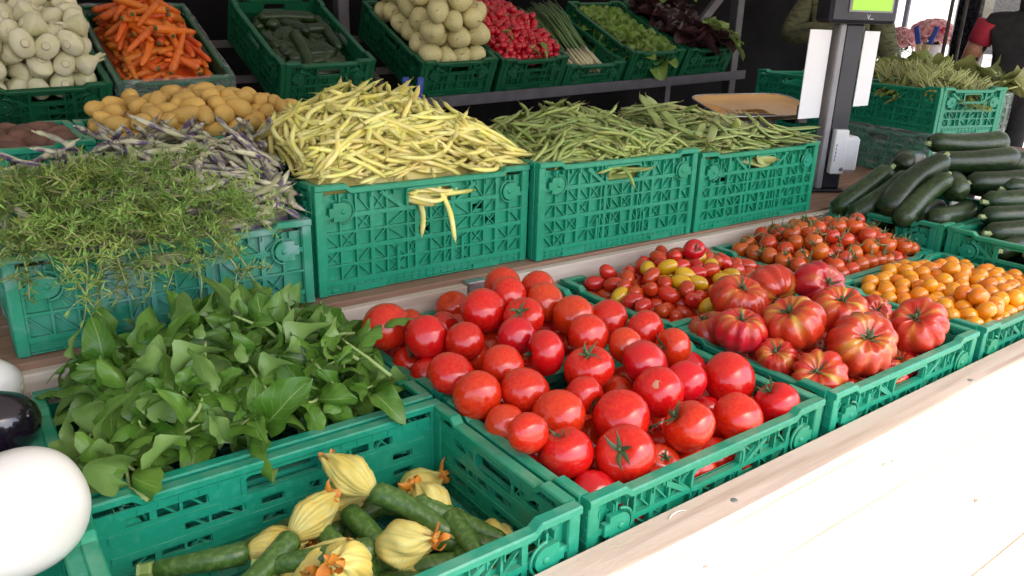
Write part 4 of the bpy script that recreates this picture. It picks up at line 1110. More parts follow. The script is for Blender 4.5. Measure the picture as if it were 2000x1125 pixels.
# ---------------------------------------------------------------- leaves
def leaf(mname, L, W, cup=0.25, droop=0.3, nl=8, nw=6, wave=0.0, seed=0, name='leaf', shape=0.9, tipw=0.0):
    rr = random.Random(seed); m = MB(); m.uv = []
    ph = rr.uniform(0, 6); tw = rr.uniform(-.35, .35); sd = rr.uniform(-.25, .25)
    for i in range(nl + 1):
        t = i / nl
        hw = W / 2 * sin(pi * min(1.0, (t * (1 - tipw)) ** 0.84 + 0.012)) ** shape * (1 + 0.03 * sin(9 * t + ph))
        for j in range(nw + 1):
            s_ = j / nw * 2 - 1
            x = L * (t - 0.04 * abs(s_) * sin(pi * t)); y = hw * s_
            z = cup * y * y / W - droop * L * t * t + wave * hw * sin(t * 13 + ph + 2.5 * s_) * abs(s_) ** 2 + 0.10 * L * sin(pi * t) + 0.03 * W * sin(7 * t + 3 * s_ + ph) * (1 - s_ * s_)
            c, q = cos(tw * t), sin(tw * t)
            m.v.append((x, y * c - z * q + sd * x * t, y * q + z * c)); m.uv.append((t, (s_ + 1) / 2))
    for i in range(nl):
        for j in range(nw):
            a = i * (nw + 1) + j; m.f.append((a, a + nw + 1, a + nw + 2, a + 1))
    return m.mesh(name, mname), m
BLM = [leaf('basil_leaf', 0.058, 0.036, cc, 0.35, 7, 4, 0.08, 50 + k, shape=0.65) for k, cc in enumerate((-1.2, 0.9, -2.0, 1.4))]
BLF = [leaf('basil_leaf', 0.070 + 0.006 * (k % 4), 0.047 + 0.005 * (k % 3), cup=(-1.0, 1.2, -1.8, 0.8, -0.6, 1.8, -2.4, 1.0)[k], droop=(0.25, 0.35, 0.10, 0.45, 0.6, 0.2, 0.3, 0.05)[k], nl=12, nw=8, wave=0.22, seed=k, shape=(0.55, 0.62, 0.52, 0.66, 0.58, 0.54, 0.62, 0.58)[k])[0] for k in range(8)]
random.seed(31)
bx = (COL['A'] - CL / 2 + 0.035, COL['A'] + CL / 2 - 0.03, ROW[1] - CW / 2 + 0.03, ROW[1] + CW / 2 - 0.03)
bf = dome(bx[0] - .02, bx[1] + .02, bx[2] - .03, bx[3] + .03, -0.055, 0.085, 0.05, 0.35, 0.55)
def sprig(x, y, z, d, spin, stem_len, n_pairs, scale, label, group, big=1.0):
    t = thing('basil_sprig', label, 'basil', T(x, y, z) @ align(d, spin), group)
    m = MB()
    bend = U(-.02, .02); m.tube([(0, 0, -stem_len), (bend * 0.6, 0, -stem_len * 0.5), (0, 0, 0), (0.002, 0, 0.012)], [0.0036, 0.0032, 0.0026, 0.0014], 6)
    m.build('stem', 'basil_stem', t, True)
    for p in range(n_pairs):
        zz = 0.008 - p * stem_len * 0.32; sc = scale * (0.6, 0.95, 1.05, 0.95)[min(p, 3)]
        for q in range(2):
            a = p * pi / 2 + q * pi + U(-.45, .45)
            lf = link('leaf', random.choice(BLF), t, T(0, 0, zz) @ Rz(a) @ Ry(U(-0.6, 0.5) - (0.5 if p == 0 else 0)) @ Rx(U(-.55, .55)) @ T(0.008, 0, 0) @ Sc(sc * U(0.75, 1.1)))
    return t
# dark mass of leaves below
lm = MB(); lm.uv = []
for k in range(420):
    x = U(bx[0] + .03, bx[1] - .03); y = U(bx[2] + .045, bx[3] - .03); z = bf(x, y) - U(0.0, 0.05)
    mm = T(x, y, z) @ Rz(U(0, 2 * pi)) @ Ry(U(-.5, .7)) @ Rx(U(-.6, .6)) @ Sc(U(0.9, 1.4))
    src = BLM[k % 4][1]; lm.add(src.v, src.f, mm); lm.uv.extend(src.uv)
o = lm.build('basil_mass', 'basil_leaf', None, True); o['kind'] = 'stuff'; o['label'] = 'basil leaves deep inside the heaped crate'; o['category'] = 'basil'
k = 0
while k < 62:
    x = U(bx[0], bx[1]); y = U(bx[2], bx[3])
    z = bf(x, y) + U(-0.012, 0.020)
    if y < bx[2] + 0.05: z = max(z, 0.012)
    d = Vector((random.gauss(-0.05, 0.5), random.gauss(-0.45, 0.45), random.gauss(0.7, 0.3)))
    if k % 2: d = Vector((random.gauss(0, 1), random.gauss(-0.2, 0.9), U(0.0, 0.5)))
    if d.z < -0.2: continue
    sprig(x, y, z, d, U(0, 6), U(0.05, 0.10), random.choice((2, 3, 3)), U(0.9, 1.25), 'fresh green basil sprig with broad leaves in the heaped crate', 'basil sprigs')
    k += 1
for (x, y, z, d) in ((-0.19, 0.56, 0.055, (-0.25, 0.75, 0.4)), (-0.13, 0.60, 0.065, (-0.35, 0.7, 0.4)), (-0.10, 0.54, 0.045, (-0.4, 0.75, 0.4)), (-0.25, 0.66, 0.085, (-0.5, 0.6, 0.4)), (-0.33, 0.60, 0.07, (0.3, 0.8, 0.4)), (-0.15, 0.68, 0.075, (0.2, 0.85, 0.4)), (-0.28, 0.52, 0.045, (-0.15, 0.8, 0.45))):
    sprig(x, y, z + 0.035, d, U(0, 6), 0.105, 2, 0.9, 'basil sprig with its cut pale stem pointing outward on the heap', 'basil sprigs lying stem outward')
for (x, y, z, d, s_) in ((-0.455, 0.60, 0.05, (-0.25, -0.3, 0.9), 1.2), (-0.50, 0.74, 0.055, (-0.6, 0.1, 0.7), 1.15), (-0.40, 0.53, 0.05, (-0.1, -0.5, 0.8), 1.1), (-0.46, 0.51, 0.035, (-0.3, -0.4, 0.8), 1.1)):
    sprig(x, y, z, d, U(0, 6), 0.07, 2, s_, 'basil sprig with extra large leaves at the eggplant side', 'large leaved basil sprigs')
# leaves that lie over the tomato side and over the crate rim
o = link('basil_leaf', BLF[1], None, T(-0.105, 0.432, 0.022) @ Rz(radians(-80)) @ Ry(0.15) @ Sc(1.0)); tag(o, 'single basil leaf hanging over the rim above the courgettes', 'basil leaf')
o = link('basil_leaf', BLF[4], None, T(0.012, 0.60, 0.065) @ Rz(radians(15)) @ Ry(-0.5) @ Sc(0.9)); tag(o, 'single basil leaf leaning on a red tomato', 'basil leaf')

# ---------------------------------------------------------------- savory
def savory_mesh(seed, L, droop):
    rr = random.Random(seed); st = MB(); lf = MB(); pts = []; x = z = y = 0.0; a = 0.25
    n = 12; yb = rr.uniform(-.7, .7)
    for i in range(n):
        t = i / (n - 1); pts.append(Vector((x, y, z))); a2 = a - droop * t * 1.6
        x += cos(a2) * L / n; z += sin(a2) * L / n; y += yb * L / n * (t - 0.3) + rr.uniform(-.002, .002)
    st.tube(pts, [0.0021 * (1 - 0.55 * i / n) for i in range(n)], 5)
    side = []
    for q in range(7):
        i0 = rr.randint(3, n - 2); p0 = pts[i0]; d = Vector((rr.uniform(0.2, 1), rr.choice((-1, 1)) * rr.uniform(0.5, 1), rr.uniform(-.1, .6))).normalized(); l = rr.uniform(0.025, 0.055)
        sp = [p0, p0 + d * l * 0.5 + Vector((0, 0, 0.003)), p0 + d * l + Vector((0.004, 0, -0.002))]
        st.tube(sp, [0.0010, 0.0008, 0.0005], 4); side.append(sp)
    def needle(p, d, l, w_):
        d = d.normalized(); b = d.cross(Vector((rr.uniform(-1, 1), rr.uniform(-1, 1), 1))).normalized()
        o = len(lf.v)
        lf.v.extend([tuple(p), tuple(p + d * l * 0.45 + b * w_), tuple(p + d * l), tuple(p + d * l * 0.45 - b * w_)])
        lf.f.append((o, o + 1, o + 2, o + 3))
    for chain in [pts] + side:
        m = len(chain)
        for i in range(1 if chain is pts else 0, m):
            dens = 6 if chain is not pts else (2 if i < 4 else 6)
            for q in range(dens):
                t = (chain[min(i + 1, m - 1)] - chain[max(i - 1, 0)]).normalized()
                p = chain[i] + t * rr.uniform(-.006, .006)
                dv = t * rr.uniform(0.2, 0.9) + Vector((rr.uniform(-1, 1), rr.uniform(-1, 1), rr.uniform(-0.6, 1))).normalized()
                needle(p, dv, rr.uniform(0.012, 0.026), rr.uniform(0.0010, 0.0022))
    return st.mesh('stem', 'herb_stem'), lf.mesh('leaves', 'herb_green', False)
SV = [savory_mesh(500 + k, U(0.16, 0.26), U(0.1, 0.7)) for k in range(10)]
SD = [savory_mesh(600 + k, U(0.18, 0.27), U(1.0, 1.6)) for k in range(6)]
random.seed(41)
def sav(M, kind, label, group):
    t = thing('savory_sprig', label, 'herb', M, group)
    link('stem', kind[0], t); link('leaves', kind[1], t)
k = 0
while k < 100:
    x = U(-0.60, -0.10); y = 0.89 + 0.29 * random.random() ** 1.3
    if x > -0.14 - 1.05 * (y - 0.90): continue
    h = 0.225 + 0.085 * max(0, 1 - ((x + 0.36) / 0.40) ** 2) * max(0.1, 1 - ((y - 1.05) / 0.22) ** 2)
    z = h + U(-0.02, 0.028)
    sav(T(x, y, z) @ Rz(random.gauss(-1.0, 1.1)) @ Ry(U(-0.25, 0.3)) @ Rx(U(-.6, .6)) @ T(-0.06, 0, 0), random.choice(SV), 'thin green savory sprig heaped on the mottled beans', 'savory sprigs')
    k += 1
for (x, z, a, k) in ((-0.50, 0.235, -1.5, 0), (-0.455, 0.24, -1.7, 1), (-0.40, 0.238, -1.2, 2), (-0.36, 0.24, -1.45, 3), (-0.31, 0.238, -1.65, 4), (-0.27, 0.24, -1.25, 0), (-0.42, 0.235, -1.4, 3), (-0.55, 0.24, -1.6, 2), (-0.34, 0.24, -1.0, 1), (-0.30, 0.24, -1.3, 2), (-0.22, 0.238, -1.5, 0), (-0.48, 0.24, -1.1, 4), (-0.38, 0.24, -1.9, 0)):
    sav(T(x, 0.90 + U(-.01, .01), z + 0.012) @ Rz(a) @ T(-0.035, 0, 0), SD[k], 'savory sprig drooping over the front of the scuffed crate', 'drooping savory sprigs')

# ---------------------------------------------------------------- courgettes with blossoms
def courgette_mesh(L, r, seed, name='body', mname='courgette_skin', taper=0.75, bend=0.15, n=12, seg=11):
    rr = random.Random(seed); pts = []; rad = []
    for i in range(seg):
        t = i / (seg - 1); pts.append((L * (t - 0.5), bend * L * ((t - 0.5) ** 2 * 4 - 0.4) * 0.35, 0))
        f = (taper + (1 - taper) * min(1, t / 0.7)) * (min(1, ((1 - t) / 0.09) ** 0.5) if t > 0.9 else 1) * (min(1, 0.55 + t * 9) if t < 0.06 else 1)
        rad.append(max(0.001, r * f))
    pts[-1] = (L * 0.5, pts[-1][1], 0); m = MB(); m.tube(pts, rad, n); return m.mesh(name, mname)
def blossom_mesh(seed, L=0.075, r=0.026):
    rr = random.Random(seed); nr, ns = 20, 80; m = MB(); prof = []
    sw = rr.uniform(0.5, 1.1)
    for i in range(nr + 1):
        t = i / nr; rad = r * (0.32 + 0.78 * sin(pi * min(1, t * 0.98 + 0.02)) ** 0.9 * (1.1 - 0.35 * t)); 
        if t > 0.88: rad *= 1 - (t - 0.88) * 3.5
        prof.append((max(0.003, rad), L * (1 - t)))
    prof = [(a, L - z) for a, z in prof]; prof.reverse()
    m.lathe(prof, ns, lambda i, a: (1 + 0.045 * (1 - 2 * abs(sin(10 * (a + sw * i / nr)))) + 0.13 * cos(5 * (a + sw * 1.6 * i / nr)) * (0.3 + 0.9 * (1 - i / nr)) + 0.05 * sin(3 * a + i * 0.7 + seed), 0.006 * sin(5 * a) * (1 - i / nr)))
    m.col = [((1 - abs(sin(10 * (2 * pi * k / ns + sw * i / nr)))) ** 2 * 0.9,) * 3 + (1,) for i in range(nr + 1) for k in range(ns)]
    return m.mesh('blossom', 'petal_yellow')
def frill_mesh(seed):
    rr = random.Random(seed); m = MB()
    for k in range(5):
        a = 2 * pi * k / 5 + rr.uniform(-.3, .3); o = len(m.v); l = rr.uniform(0.014, 0.034)
        for i in range(8):
            t = i / 7; rdd = 0.004 + 0.012 * t * (k % 3) * 0.6 + 0.006 * sin(t * 6 + k); w_ = 0.007 * sin(pi * min(1, t * 0.7 + 0.25)) * (1 + 0.3 * sin(t * 9 + k))
            c, s_ = cos(a + 0.7 * t), sin(a + 0.7 * t)
            for q in (-1, 0, 1): m.v.append((rdd * c - s_ * w_ * q, rdd * s_ + c * w_ * q, l * t - 0.004 + 0.003 * abs(q)))
        for i in range(7):
            for j in range(2): b = o + i * 3 + j; m.f.append((b, b + 3, b + 4, b + 1))
    return m.mesh('petal_tip', 'petal_orange')
CB = [courgette_mesh(0.125 + 0.012 * k, 0.0150 + 0.001 * (k % 2), k) for k in range(3)]
BL_ = [blossom_mesh(k, 0.072 + 0.010 * (k % 2), 0.0225 + 0.002 * (k % 3)) for k in range(4)]
FR = [frill_mesh(k) for k in range(3)]
ce = MB(); ce.tube([(-0.004, 0, 0), (0.0, 0, 0), (0.010, 0, 0), (0.013, 0, 0)], [0.013, 0.0115, 0.0125, 0.0115], 6); CE = ce.mesh('stem_end', 'courgette_tip', False)
zf = -0.143
def flowered(x, y, z, yaw, pitch, k, blossom=True, sc=1.0, label='young courgette with a closed yellow blossom in the front crate', group='courgettes with blossoms'):
    t = thing('flowering_courgette', label, 'courgette', T(x, y, z) @ Rz(yaw) @ Ry(pitch) @ Rx(U(-1, 1)) @ Sc(sc), group)
    L = (0.125, 0.137, 0.149)[k % 3]
    link('body', CB[k % 3], t)
    link('stem_end', CE, t, T(-L / 2 - 0.008, -0.001, 0))
    if blossom:
        b = link('blossom', BL_[k % 4], t, T(L / 2 - 0.006, 0.002, 0) @ Ry(pi / 2) @ Rx(U(-.3, .3)) @ Rz(U(0, 6)))
        link('petal_tip', FR[k % 3], b, T(0, 0, 0.064) @ Sc(1.0))
# yaw points from the stem end towards the blossom
FL = [(-0.150, 0.215, -0.072, radians(125), -0.35, 1, True), (-0.105, 0.130, -0.095, radians(85), -0.2, 0, True), (-0.075, 0.13, -0.115, radians(140), -0.1, 2, True),
      (-0.270, 0.215, -0.085, radians(-80), 0.15, 2, False), (-0.44, 0.285, -0.112, radians(-25), -0.1, 0, True), (-0.385, 0.205, -0.10, radians(25), -0.15, 1, True),
      (-0.225, 0.150, -0.10, radians(200), -0.6, 2, True), (-0.205, 0.10, -0.105, radians(160), -0.25, 0, True), (-0.13, 0.095, -0.118, radians(60), 0.0, 1, True),
      (-0.185, 0.31, -0.122, radians(10), 0, 2, True), (-0.125, 0.29, -0.12, radians(-45), 0.0, 0, False), (-0.43, 0.20, -0.12, radians(-10), 0.0, 1, True),
      (-0.30, 0.11, -0.115, radians(30), 0, 2, True), (-0.225, 0.27, -0.127, radians(70), 0, 0, False), (-0.33, 0.30, -0.125, radians(10), 0, 1, True), (-0.09, 0.235, -0.127, radians(-60), 0, 0, True), (-0.17, 0.16, -0.127, radians(-30), 0, 1, False), (-0.06, 0.07, -0.125, radians(170), 0, 0, True), (-0.31, 0.165, -0.085, radians(-35), -0.2, 2, True), (-0.475, 0.19, -0.12, radians(-30), 0, 0, True), (-0.42, 0.14, -0.115, radians(15), -0.1, 1, True), (-0.09, 0.175, -0.09, radians(130), -0.3, 2, False), (-0.215, 0.225, -0.10, radians(95), -0.2, 1, False)]
for (x, y, z, yw, pt, k, bl) in FL:
    if x < -0.30: z += 0.022; y += 0.015
    flowered(x, y, z, yw, pt, k, bl, 1.12, 'young courgette with a closed yellow blossom in the front crate' if bl else 'young courgette without blossom, cut end showing, among the blossoms', 'courgettes with blossoms' if bl else 'bare young courgettes')

# ---------------------------------------------------------------- eggplants
def eggplant(label, M, r, Lf, mname, cap=True):
    t = thing('eggplant', label, 'eggplant', M)
    m = MB(); prof = []
    for i in range(23):
        u = i / 22; a = 0.02 + (pi - 0.04) * u
        prof.append((r * sin(a) ** 0.85 * (0.80 + 0.30 * u), Lf * r * cos(a)))
    m.lathe(prof, 40, lambda i, a: (1 + 0.02 * cos(3 * a + 1 + 0.1 * i) + 0.03 * cos(2 * a + r * 90) + 0.012 * sin(5 * a + 0.4 * i), 0.05 * r * cos(a + 1) * sin(pi * i / 22))); m.build('fruit', mname, t, True)
    c = link('calyx', calyx_mesh(90, 5, 0.55, -0.15, 0.4, 0.16), t, T(0, 0, Lf * r * 0.985) @ Sc(r))
    d = MB(); d.lathe([(0.001, 0.0012), (0.006, 0.0014), (0.011, 0.0)], 14, None, T(0, 0, -Lf * r - 0.0002) @ Rx(pi)); d.build('blossom_scar', 'fennel_cut' if mname == 'eggplant_white' else 'eggplant_black', t, True)
eggplant('large white eggplant filling the corner beside the courgettes', T(-0.648, 0.335, 0.045) @ align((-0.9, -0.35, -0.12)), 0.080, 1.12, 'eggplant_white')
eggplant('glossy black eggplant lying between two white ones', T(-0.655, 0.665, 0.012) @ align((-0.75, 0.5, -0.35)), 0.062, 1.3, 'eggplant_black')
eggplant('white eggplant half hidden behind the black one', T(-0.66, 0.83, 0.02) @ align((-0.9, 0.3, 0.1)), 0.058, 1.3, 'eggplant_white')
eggplant('black eggplant deep in the corner under the large white one', T(-0.645, 0.46, -0.085) @ align((-0.2, 0.9, 0.1)), 0.055, 1.3, 'eggplant_black')
eggplant('black eggplant at the crate bottom beside the courgettes', T(-0.645, 0.16, -0.09) @ align((-0.4, -0.8, 0.1)), 0.055, 1.3, 'eggplant_black')

# ---------------------------------------------------------------- dark courgettes on the right
DC = [courgette_mesh(L, r, 70 + k, 'body', 'cucumber_skin', tp, bd, 16, 15) for k, (L, r, tp, bd) in enumerate(((0.28, 0.043, 0.72, 0.25), (0.26, 0.039, 0.8, 0.3), (0.32, 0.042, 0.78, 0.15), (0.25, 0.037, 0.85, -0.2)))]
DL = (0.28, 0.26, 0.32, 0.25)
st_ = MB(); st_.tube([(-0.018, 0.002, 0.002), (-0.006, 0, 0), (0.006, 0, 0)], [0.0075, 0.0085, 0.014], 6); DST = st_.mesh('stem_end', 'cut_end', False)
def dcour(p, q, k, label, group, sc=1.0):
    # p = stem end, q = blossom end
    p, q = Vector(p), Vector(q); d = (q - p).normalized(); c = (p + q) / 2
    y = Vector((0, 0, 1)).cross(d).normalized(); z = d.cross(y)
    M = Matrix(((d.x, y.x, z.x, c.x), (d.y, y.y, z.y, c.y), (d.z, y.z, z.z, c.z), (0, 0, 0, 1))) @ Rx(U(-1, 1)) @ Sc(sc)
    t = thing('dark_courgette', label, 'courgette', M, group)
    link('body', DC[k], t); link('stem_end', DST, t, T(-DL[k] / 2, 0, 0))
E1 = 'dark green courgette piled beside the vine tomatoes'; E2 = 'dark green courgette lying beside the orange tomatoes'
G1, G2 = 'dark courgettes beside the vine tomatoes', 'dark courgettes beside the orange tomatoes'
for (p, q, k, s_) in (((2.10, 0.565, 0.245), (1.865, 0.612, 0.075), 0, 1.1), ((2.02, 0.515, 0.185), (1.86, 0.545, 0.065), 1, 0.95), ((1.99, 0.63, 0.165), (1.87, 0.70, 0.055), 3, 1.0), ((2.0, 0.715, 0.165), (1.885, 0.765, 0.07), 3, 1.0),
                  ((2.35, 0.77, 0.195), (2.09, 0.70, 0.205), 1, 1.0), ((2.31, 0.60, 0.145), (2.06, 0.485, 0.155), 0, 1.0), ((2.13, 0.46, 0.085), (1.92, 0.465, 0.075), 3, 1.0), ((2.40, 0.66, 0.185), (2.15, 0.62, 0.17), 2, 0.9)):
    dcour(p, q, k, E1, G1, s_)
for (p, q, k, s_) in (((2.30, 0.70, 0.262), (2.59, 0.575, 0.262), 2, 1.05), ((2.21, 0.615, 0.215), (2.46, 0.49, 0.225), 2, 1.05), ((2.34, 0.56, 0.215), (2.62, 0.43, 0.21), 2, 1.05), ((2.20, 0.49, 0.165), (2.47, 0.36, 0.17), 2, 1.05), ((2.26, 0.42, 0.15), (2.53, 0.30, 0.15), 0, 1.05), ((2.36, 0.50, 0.14), (2.62, 0.38, 0.14), 2, 1.05), ((2.33, 0.66, 0.18), (2.6, 0.52, 0.17), 2, 1.0), ((2.38, 0.60, 0.12), (2.64, 0.48, 0.10), 2, 1.0), ((2.30, 0.33, 0.11), (2.56, 0.21, 0.10), 0, 1.0),
                  ((2.11, 0.40, 0.125), (2.36, 0.29, 0.14), 0, 1.0), ((2.03, 0.355, 0.095), (2.28, 0.24, 0.10), 2, 0.95), ((1.945, 0.31, 0.062), (2.2, 0.2, 0.072), 0, 1.0), ((1.93, 0.19, 0.025), (2.2, 0.10, 0.04), 1, 1.0), ((2.30, 0.17, 0.08), (2.43, 0.33, 0.085), 3, 1.0)):
    dcour(p, q, k, E2, G2, s_)
for j, (yb, E_, G_) in enumerate(((0.62, E1, G1), (0.21, E2, G2))):
    for lay in range(3):
        for i in range(4):
            y = yb - 0.13 + 0.087 * i; x = 2.03 + 0.24 * ((i + lay) % 2)
            dcour((x - 0.12, y, -0.10 + 0.062 * lay), (x + 0.12, y + U(-.01, .01), -0.10 + 0.062 * lay), (i + lay) % 4, E_, G_, 0.9)
            if lay == 2 or i % 2: dcour((x + (0.14 if x < 2.1 else -0.36), y, -0.10 + 0.062 * lay), (x + (0.37 if x < 2.1 else -0.13), y, -0.10 + 0.062 * lay), 3, E_, G_, 0.85)


# ---------------------------------------------------------------- potatoes
def potato_mesh(seed, mname, el=1.35):
    rr = random.Random(seed); m = MB(); prof = []
    for i in range(11):
        a = 0.06 + (pi - 0.12) * i / 10; prof.append((sin(a) ** 0.85, el * cos(a)))
    p1, p2 = rr.uniform(0, 6), rr.uniform(0, 6)
    m.lathe(prof, 14, lambda i, a: (1 + 0.06 * cos(2 * a + p1) + 0.05 * sin(i * 0.8 + p2 + a), 0.06 * cos(a + p2)))
    return m.mesh('potato', mname)
PM = [potato_mesh(k, 'potato_skin', (1.3, 1.5, 1.2, 1.7)[k % 4]) for k in range(6)]
PD = [potato_mesh(k + 9, 'dark_potato', (1.3, 1.5, 1.2)[k % 3]) for k in range(5)]
def pot(M, meshes, n, name, label, group, seed, lo, hi, r0, r1, mname, px):
    random.seed(seed)
    bx = (-0.27, 0.27, -0.172, 0.172); f = dome(-0.28, 0.28, -0.18, 0.18, lo, hi, px, 0.2, 0.7)
    P, R = heap(n, bx, f, r0, r1, 120, 0.10, seed)
    for k in range(n):
        o = link(name, random.choice(meshes), None, M @ T(*P[k]) @ align((U(-1, 1), U(-1, 1), U(-.4, .4)), U(0, 6)) @ Sc(R[k] * 0.93)); tag(o, label, 'potato', group)
    lowfill(name + '_heap', bx, f, r1, mname, label.split(' in ')[0] + 'es deep in their crate' if label.split(' in ')[0].endswith('o') else label, 'potatoes', M)
pot(YP, PM, 160, 'yellow_potato', 'small smooth yellow potato', 'yellow potatoes', 51, 0.125, 0.200, 0.0195, 0.026, 'potato_skin', 0.0)
pot(DP, PD, 75, 'brown_potato', 'earthy dark brown potato', 'dark brown potatoes', 52, 0.10, 0.145, 0.024, 0.031, 'dark_potato', 0.3)

# ---------------------------------------------------------------- back shelf produce, piled in each crate's own frame
HX, HY = 0.262, 0.168           # half size of a crate's inside
# carrots
def carrot_mesh(seed):
    rr = random.Random(seed); L = rr.uniform(0.125, 0.175); r = rr.uniform(0.0135, 0.017); n = 11; pts = []; rad = []
    b = rr.uniform(-.012, .012)
    for i in range(n):
        t = i / (n - 1); pts.append((L * (t - 0.5), b * sin(pi * t), 0)); rad.append(r * (1 - 0.42 * t) * (1 if t < 0.93 else 0.62) * (0.72 if i == 0 else 1) * (1 + 0.03 * sin(t * 40 + seed)))
    m = MB(); m.tube(pts, rad, 10); c = MB(); c.tube([(-L / 2 - 0.006, 0, 0), (-L / 2 - 0.001, 0, 0), (-L / 2 + 0.004, 0, 0)], [r * 0.35, r * 0.5, r * 0.76], 8)
    return m.mesh('root', 'carrot_skin'), c.mesh('crown', 'carrot_crown'), np.array(pts), r
CV = [carrot_mesh(k) for k in range(9)]
random.seed(61)
M = BM(BX['carrot']); f = dome(-HX, HX, -HY, HY, 0.075, 0.135, 0.0, 0.0, 0.5)
pl = Pile(-HX, HX, -HY, HY, f)
low = bed('x', (-HX, HX, -HY, HY), f, None, '', '', 0.004, 0.006); low_o = low.build('carrot_heap', 'carrot_skin', None, True); low_o.matrix_world = M; low_o['kind'] = 'stuff'; low_o['label'] = 'carrots deep in the film wrapped box'; low_o['category'] = 'carrots'
k = tr = 0
while k < 150 and tr < 2500:
    tr += 1
    me, cr, pts, r = random.choice(CV)
    Mx = pl.lay(pts, r, U(-HX + 0.02, HX - .02), U(-HY + .02, HY - .02), U(0, 2 * pi), over=-0.004 if k < 130 else 0.0)
    if Mx is None: continue
    t = thing('carrot', 'bright orange carrot without leaves in the film wrapped box', 'carrot', M @ Mx, 'orange carrots'); link('root', me, t); link('crown', cr, t); k += 1
# cucumbers in the dark
BCU = [courgette_mesh(0.24, 0.026, 80 + k, 'dark_cucumber', 'cucumber_skin', 0.85, (0.1, 0.2, -0.15)[k], 12, 11) for k in range(3)]
M = BM(BX['cuke']); pl = Pile(-HX, HX, -HY, HY, dome(-HX, HX, -HY, HY, 0.06, 0.12, 0, 0, 0.5)); cp = np.c_[np.linspace(-0.12, 0.12, 9), np.zeros(9), np.zeros(9)]
k = tr = 0
while k < 38 and tr < 900:
    tr += 1
    Mx = pl.lay(cp, 0.025, U(-HX, HX), U(-HY, HY), random.choice((pi / 2, 0.2, 1.2, 2.2, 1.6)) + U(-.3, .3), over=-0.01)
    if Mx is None: continue
    tag(link('dark_cucumber', BCU[k % 3], None, M @ Mx), 'dark green cucumber in the shaded back crate beside the steel post', 'cucumber', 'dark cucumbers'); k += 1
# fennel
def fennel_parts():
    m = MB(); prof = []
    for i in range(17):
        t = i / 16
        if t < 0.72: r = 0.012 + 0.040 * sin(pi * 0.5 * (t / 0.72)) ** 1.4
        else: r = 0.052 * math.cos((t - 0.72) / 0.28 * pi * 0.5) ** 0.7 + 0.004
        prof.append((r, 0.075 - 0.125 * t))
    m.lathe(prof, 28, lambda i, a: ((1 + 0.13 * cos(2 * a)) * (1 + 0.045 * abs(sin(3 * a + 0.25 * i))), 0))
    st = MB()
    for (x, h) in ((-0.012, 0.03), (0.004, 0.045), (0.014, 0.028)): st.tube([(x * 0.6, 0, 0.06), (x, 0, 0.072), (x * 1.3, 0, 0.075 + h)], [0.010, 0.009, 0.007], 8)
    ct_ = MB(); ct_.lathe([(0.001, 0.004), (0.010, 0.0045), (0.016, 0.003), (0.019, 0.0)], 16, None, T(0, 0, -0.048) @ Rx(pi))
    return m.mesh('bulb', 'fennel_skin'), st.mesh('stalk', 'fennel_skin'), ct_.mesh('root_cut', 'fennel_cut')
FN = fennel_parts(); random.seed(62)
M = BM(BX['fennel']); Rfen = 0.046
f = lambda x, y: 0.075 + 0.05 * max(0, 1 - (x / 0.3) ** 2)
P, R = heap(105, (-HX, HX, -HY, HY), f, 0.033, 0.041, 120, 0.12, 63)
Mi = M.to_3x3().inverted()
for k in range(len(P)):
    cd_ = (Mi @ (CAM - M @ Vector(P[k]))).normalized()
    d = -(cd_ + Vector((U(-.9, .9), U(-.9, .9), U(-.7, .5))))
    t = thing('fennel_bulb', 'white fennel bulb with its cut root facing out', 'fennel', M @ T(*P[k]) @ align(d, U(0, 6)) @ Sc(R[k] / 0.046 * 0.86), 'fennel bulbs')
    for nm, me in zip(('bulb', 'stalk', 'root_cut'), FN): link(nm, me, t)
# turnips
def turnip_parts(seed):
    m = MB(); prof = []
    for i in range(15):
        a = 0.10 + (pi - 0.14) * i / 14; prof.append((sin(a) ** 0.9, 0.92 * cos(a)))
    m.lathe(prof, 22, lambda i, a: (1 + 0.05 * cos(3 * a + seed) + 0.04 * sin(2 * a + i * 0.4), 0.05 * cos(a + seed)))
    tl = MB(); tl.tube([(0, 0, -0.90), (0.02, 0.01, -1.05), (0.1, 0.05, -1.35)], [0.09, 0.04, 0.012], 7)
    sk = MB()
    for q in range(5):
        a = q * 1.3 + seed; sk.tube([(0.1 * cos(a), 0.1 * sin(a), 0.84), (0.16 * cos(a), 0.16 * sin(a), 1.05), (0.22 * cos(a), 0.22 * sin(a), 1.2)], [0.06, 0.05, 0.04], 6)
    return m.mesh('root', 'turnip_skin'), tl.mesh('tail', 'root_pale'), sk.mesh('stalk', 'pale_stem')
TN = [turnip_parts(k) for k in range(3)]; random.seed(64)
M = BM(BX['turnip']); Mi = M.to_3x3().inverted()
P, R = heap(60, (-HX, HX, -HY, HY), lambda x, y: 0.07 + 0.065 * max(0, 1 - (x / 0.35) ** 2), 0.044, 0.053, 120, 0.12, 65)
for k in range(len(P)):
    cd_ = (Mi @ (CAM - M @ Vector(P[k]))).normalized(); d = -(cd_ + Vector((U(-.8, .8), U(-.8, .8), U(-.5, .9))))
    t = thing('turnip', 'round pale yellow turnip piled on the back shelf', 'turnip', M @ T(*P[k]) @ align(d, U(0, 6)) @ Sc(R[k]), 'pale turnips')
    for nm, me in zip(('root', 'tail', 'stalk'), TN[k % 3]): link(nm, me, t)
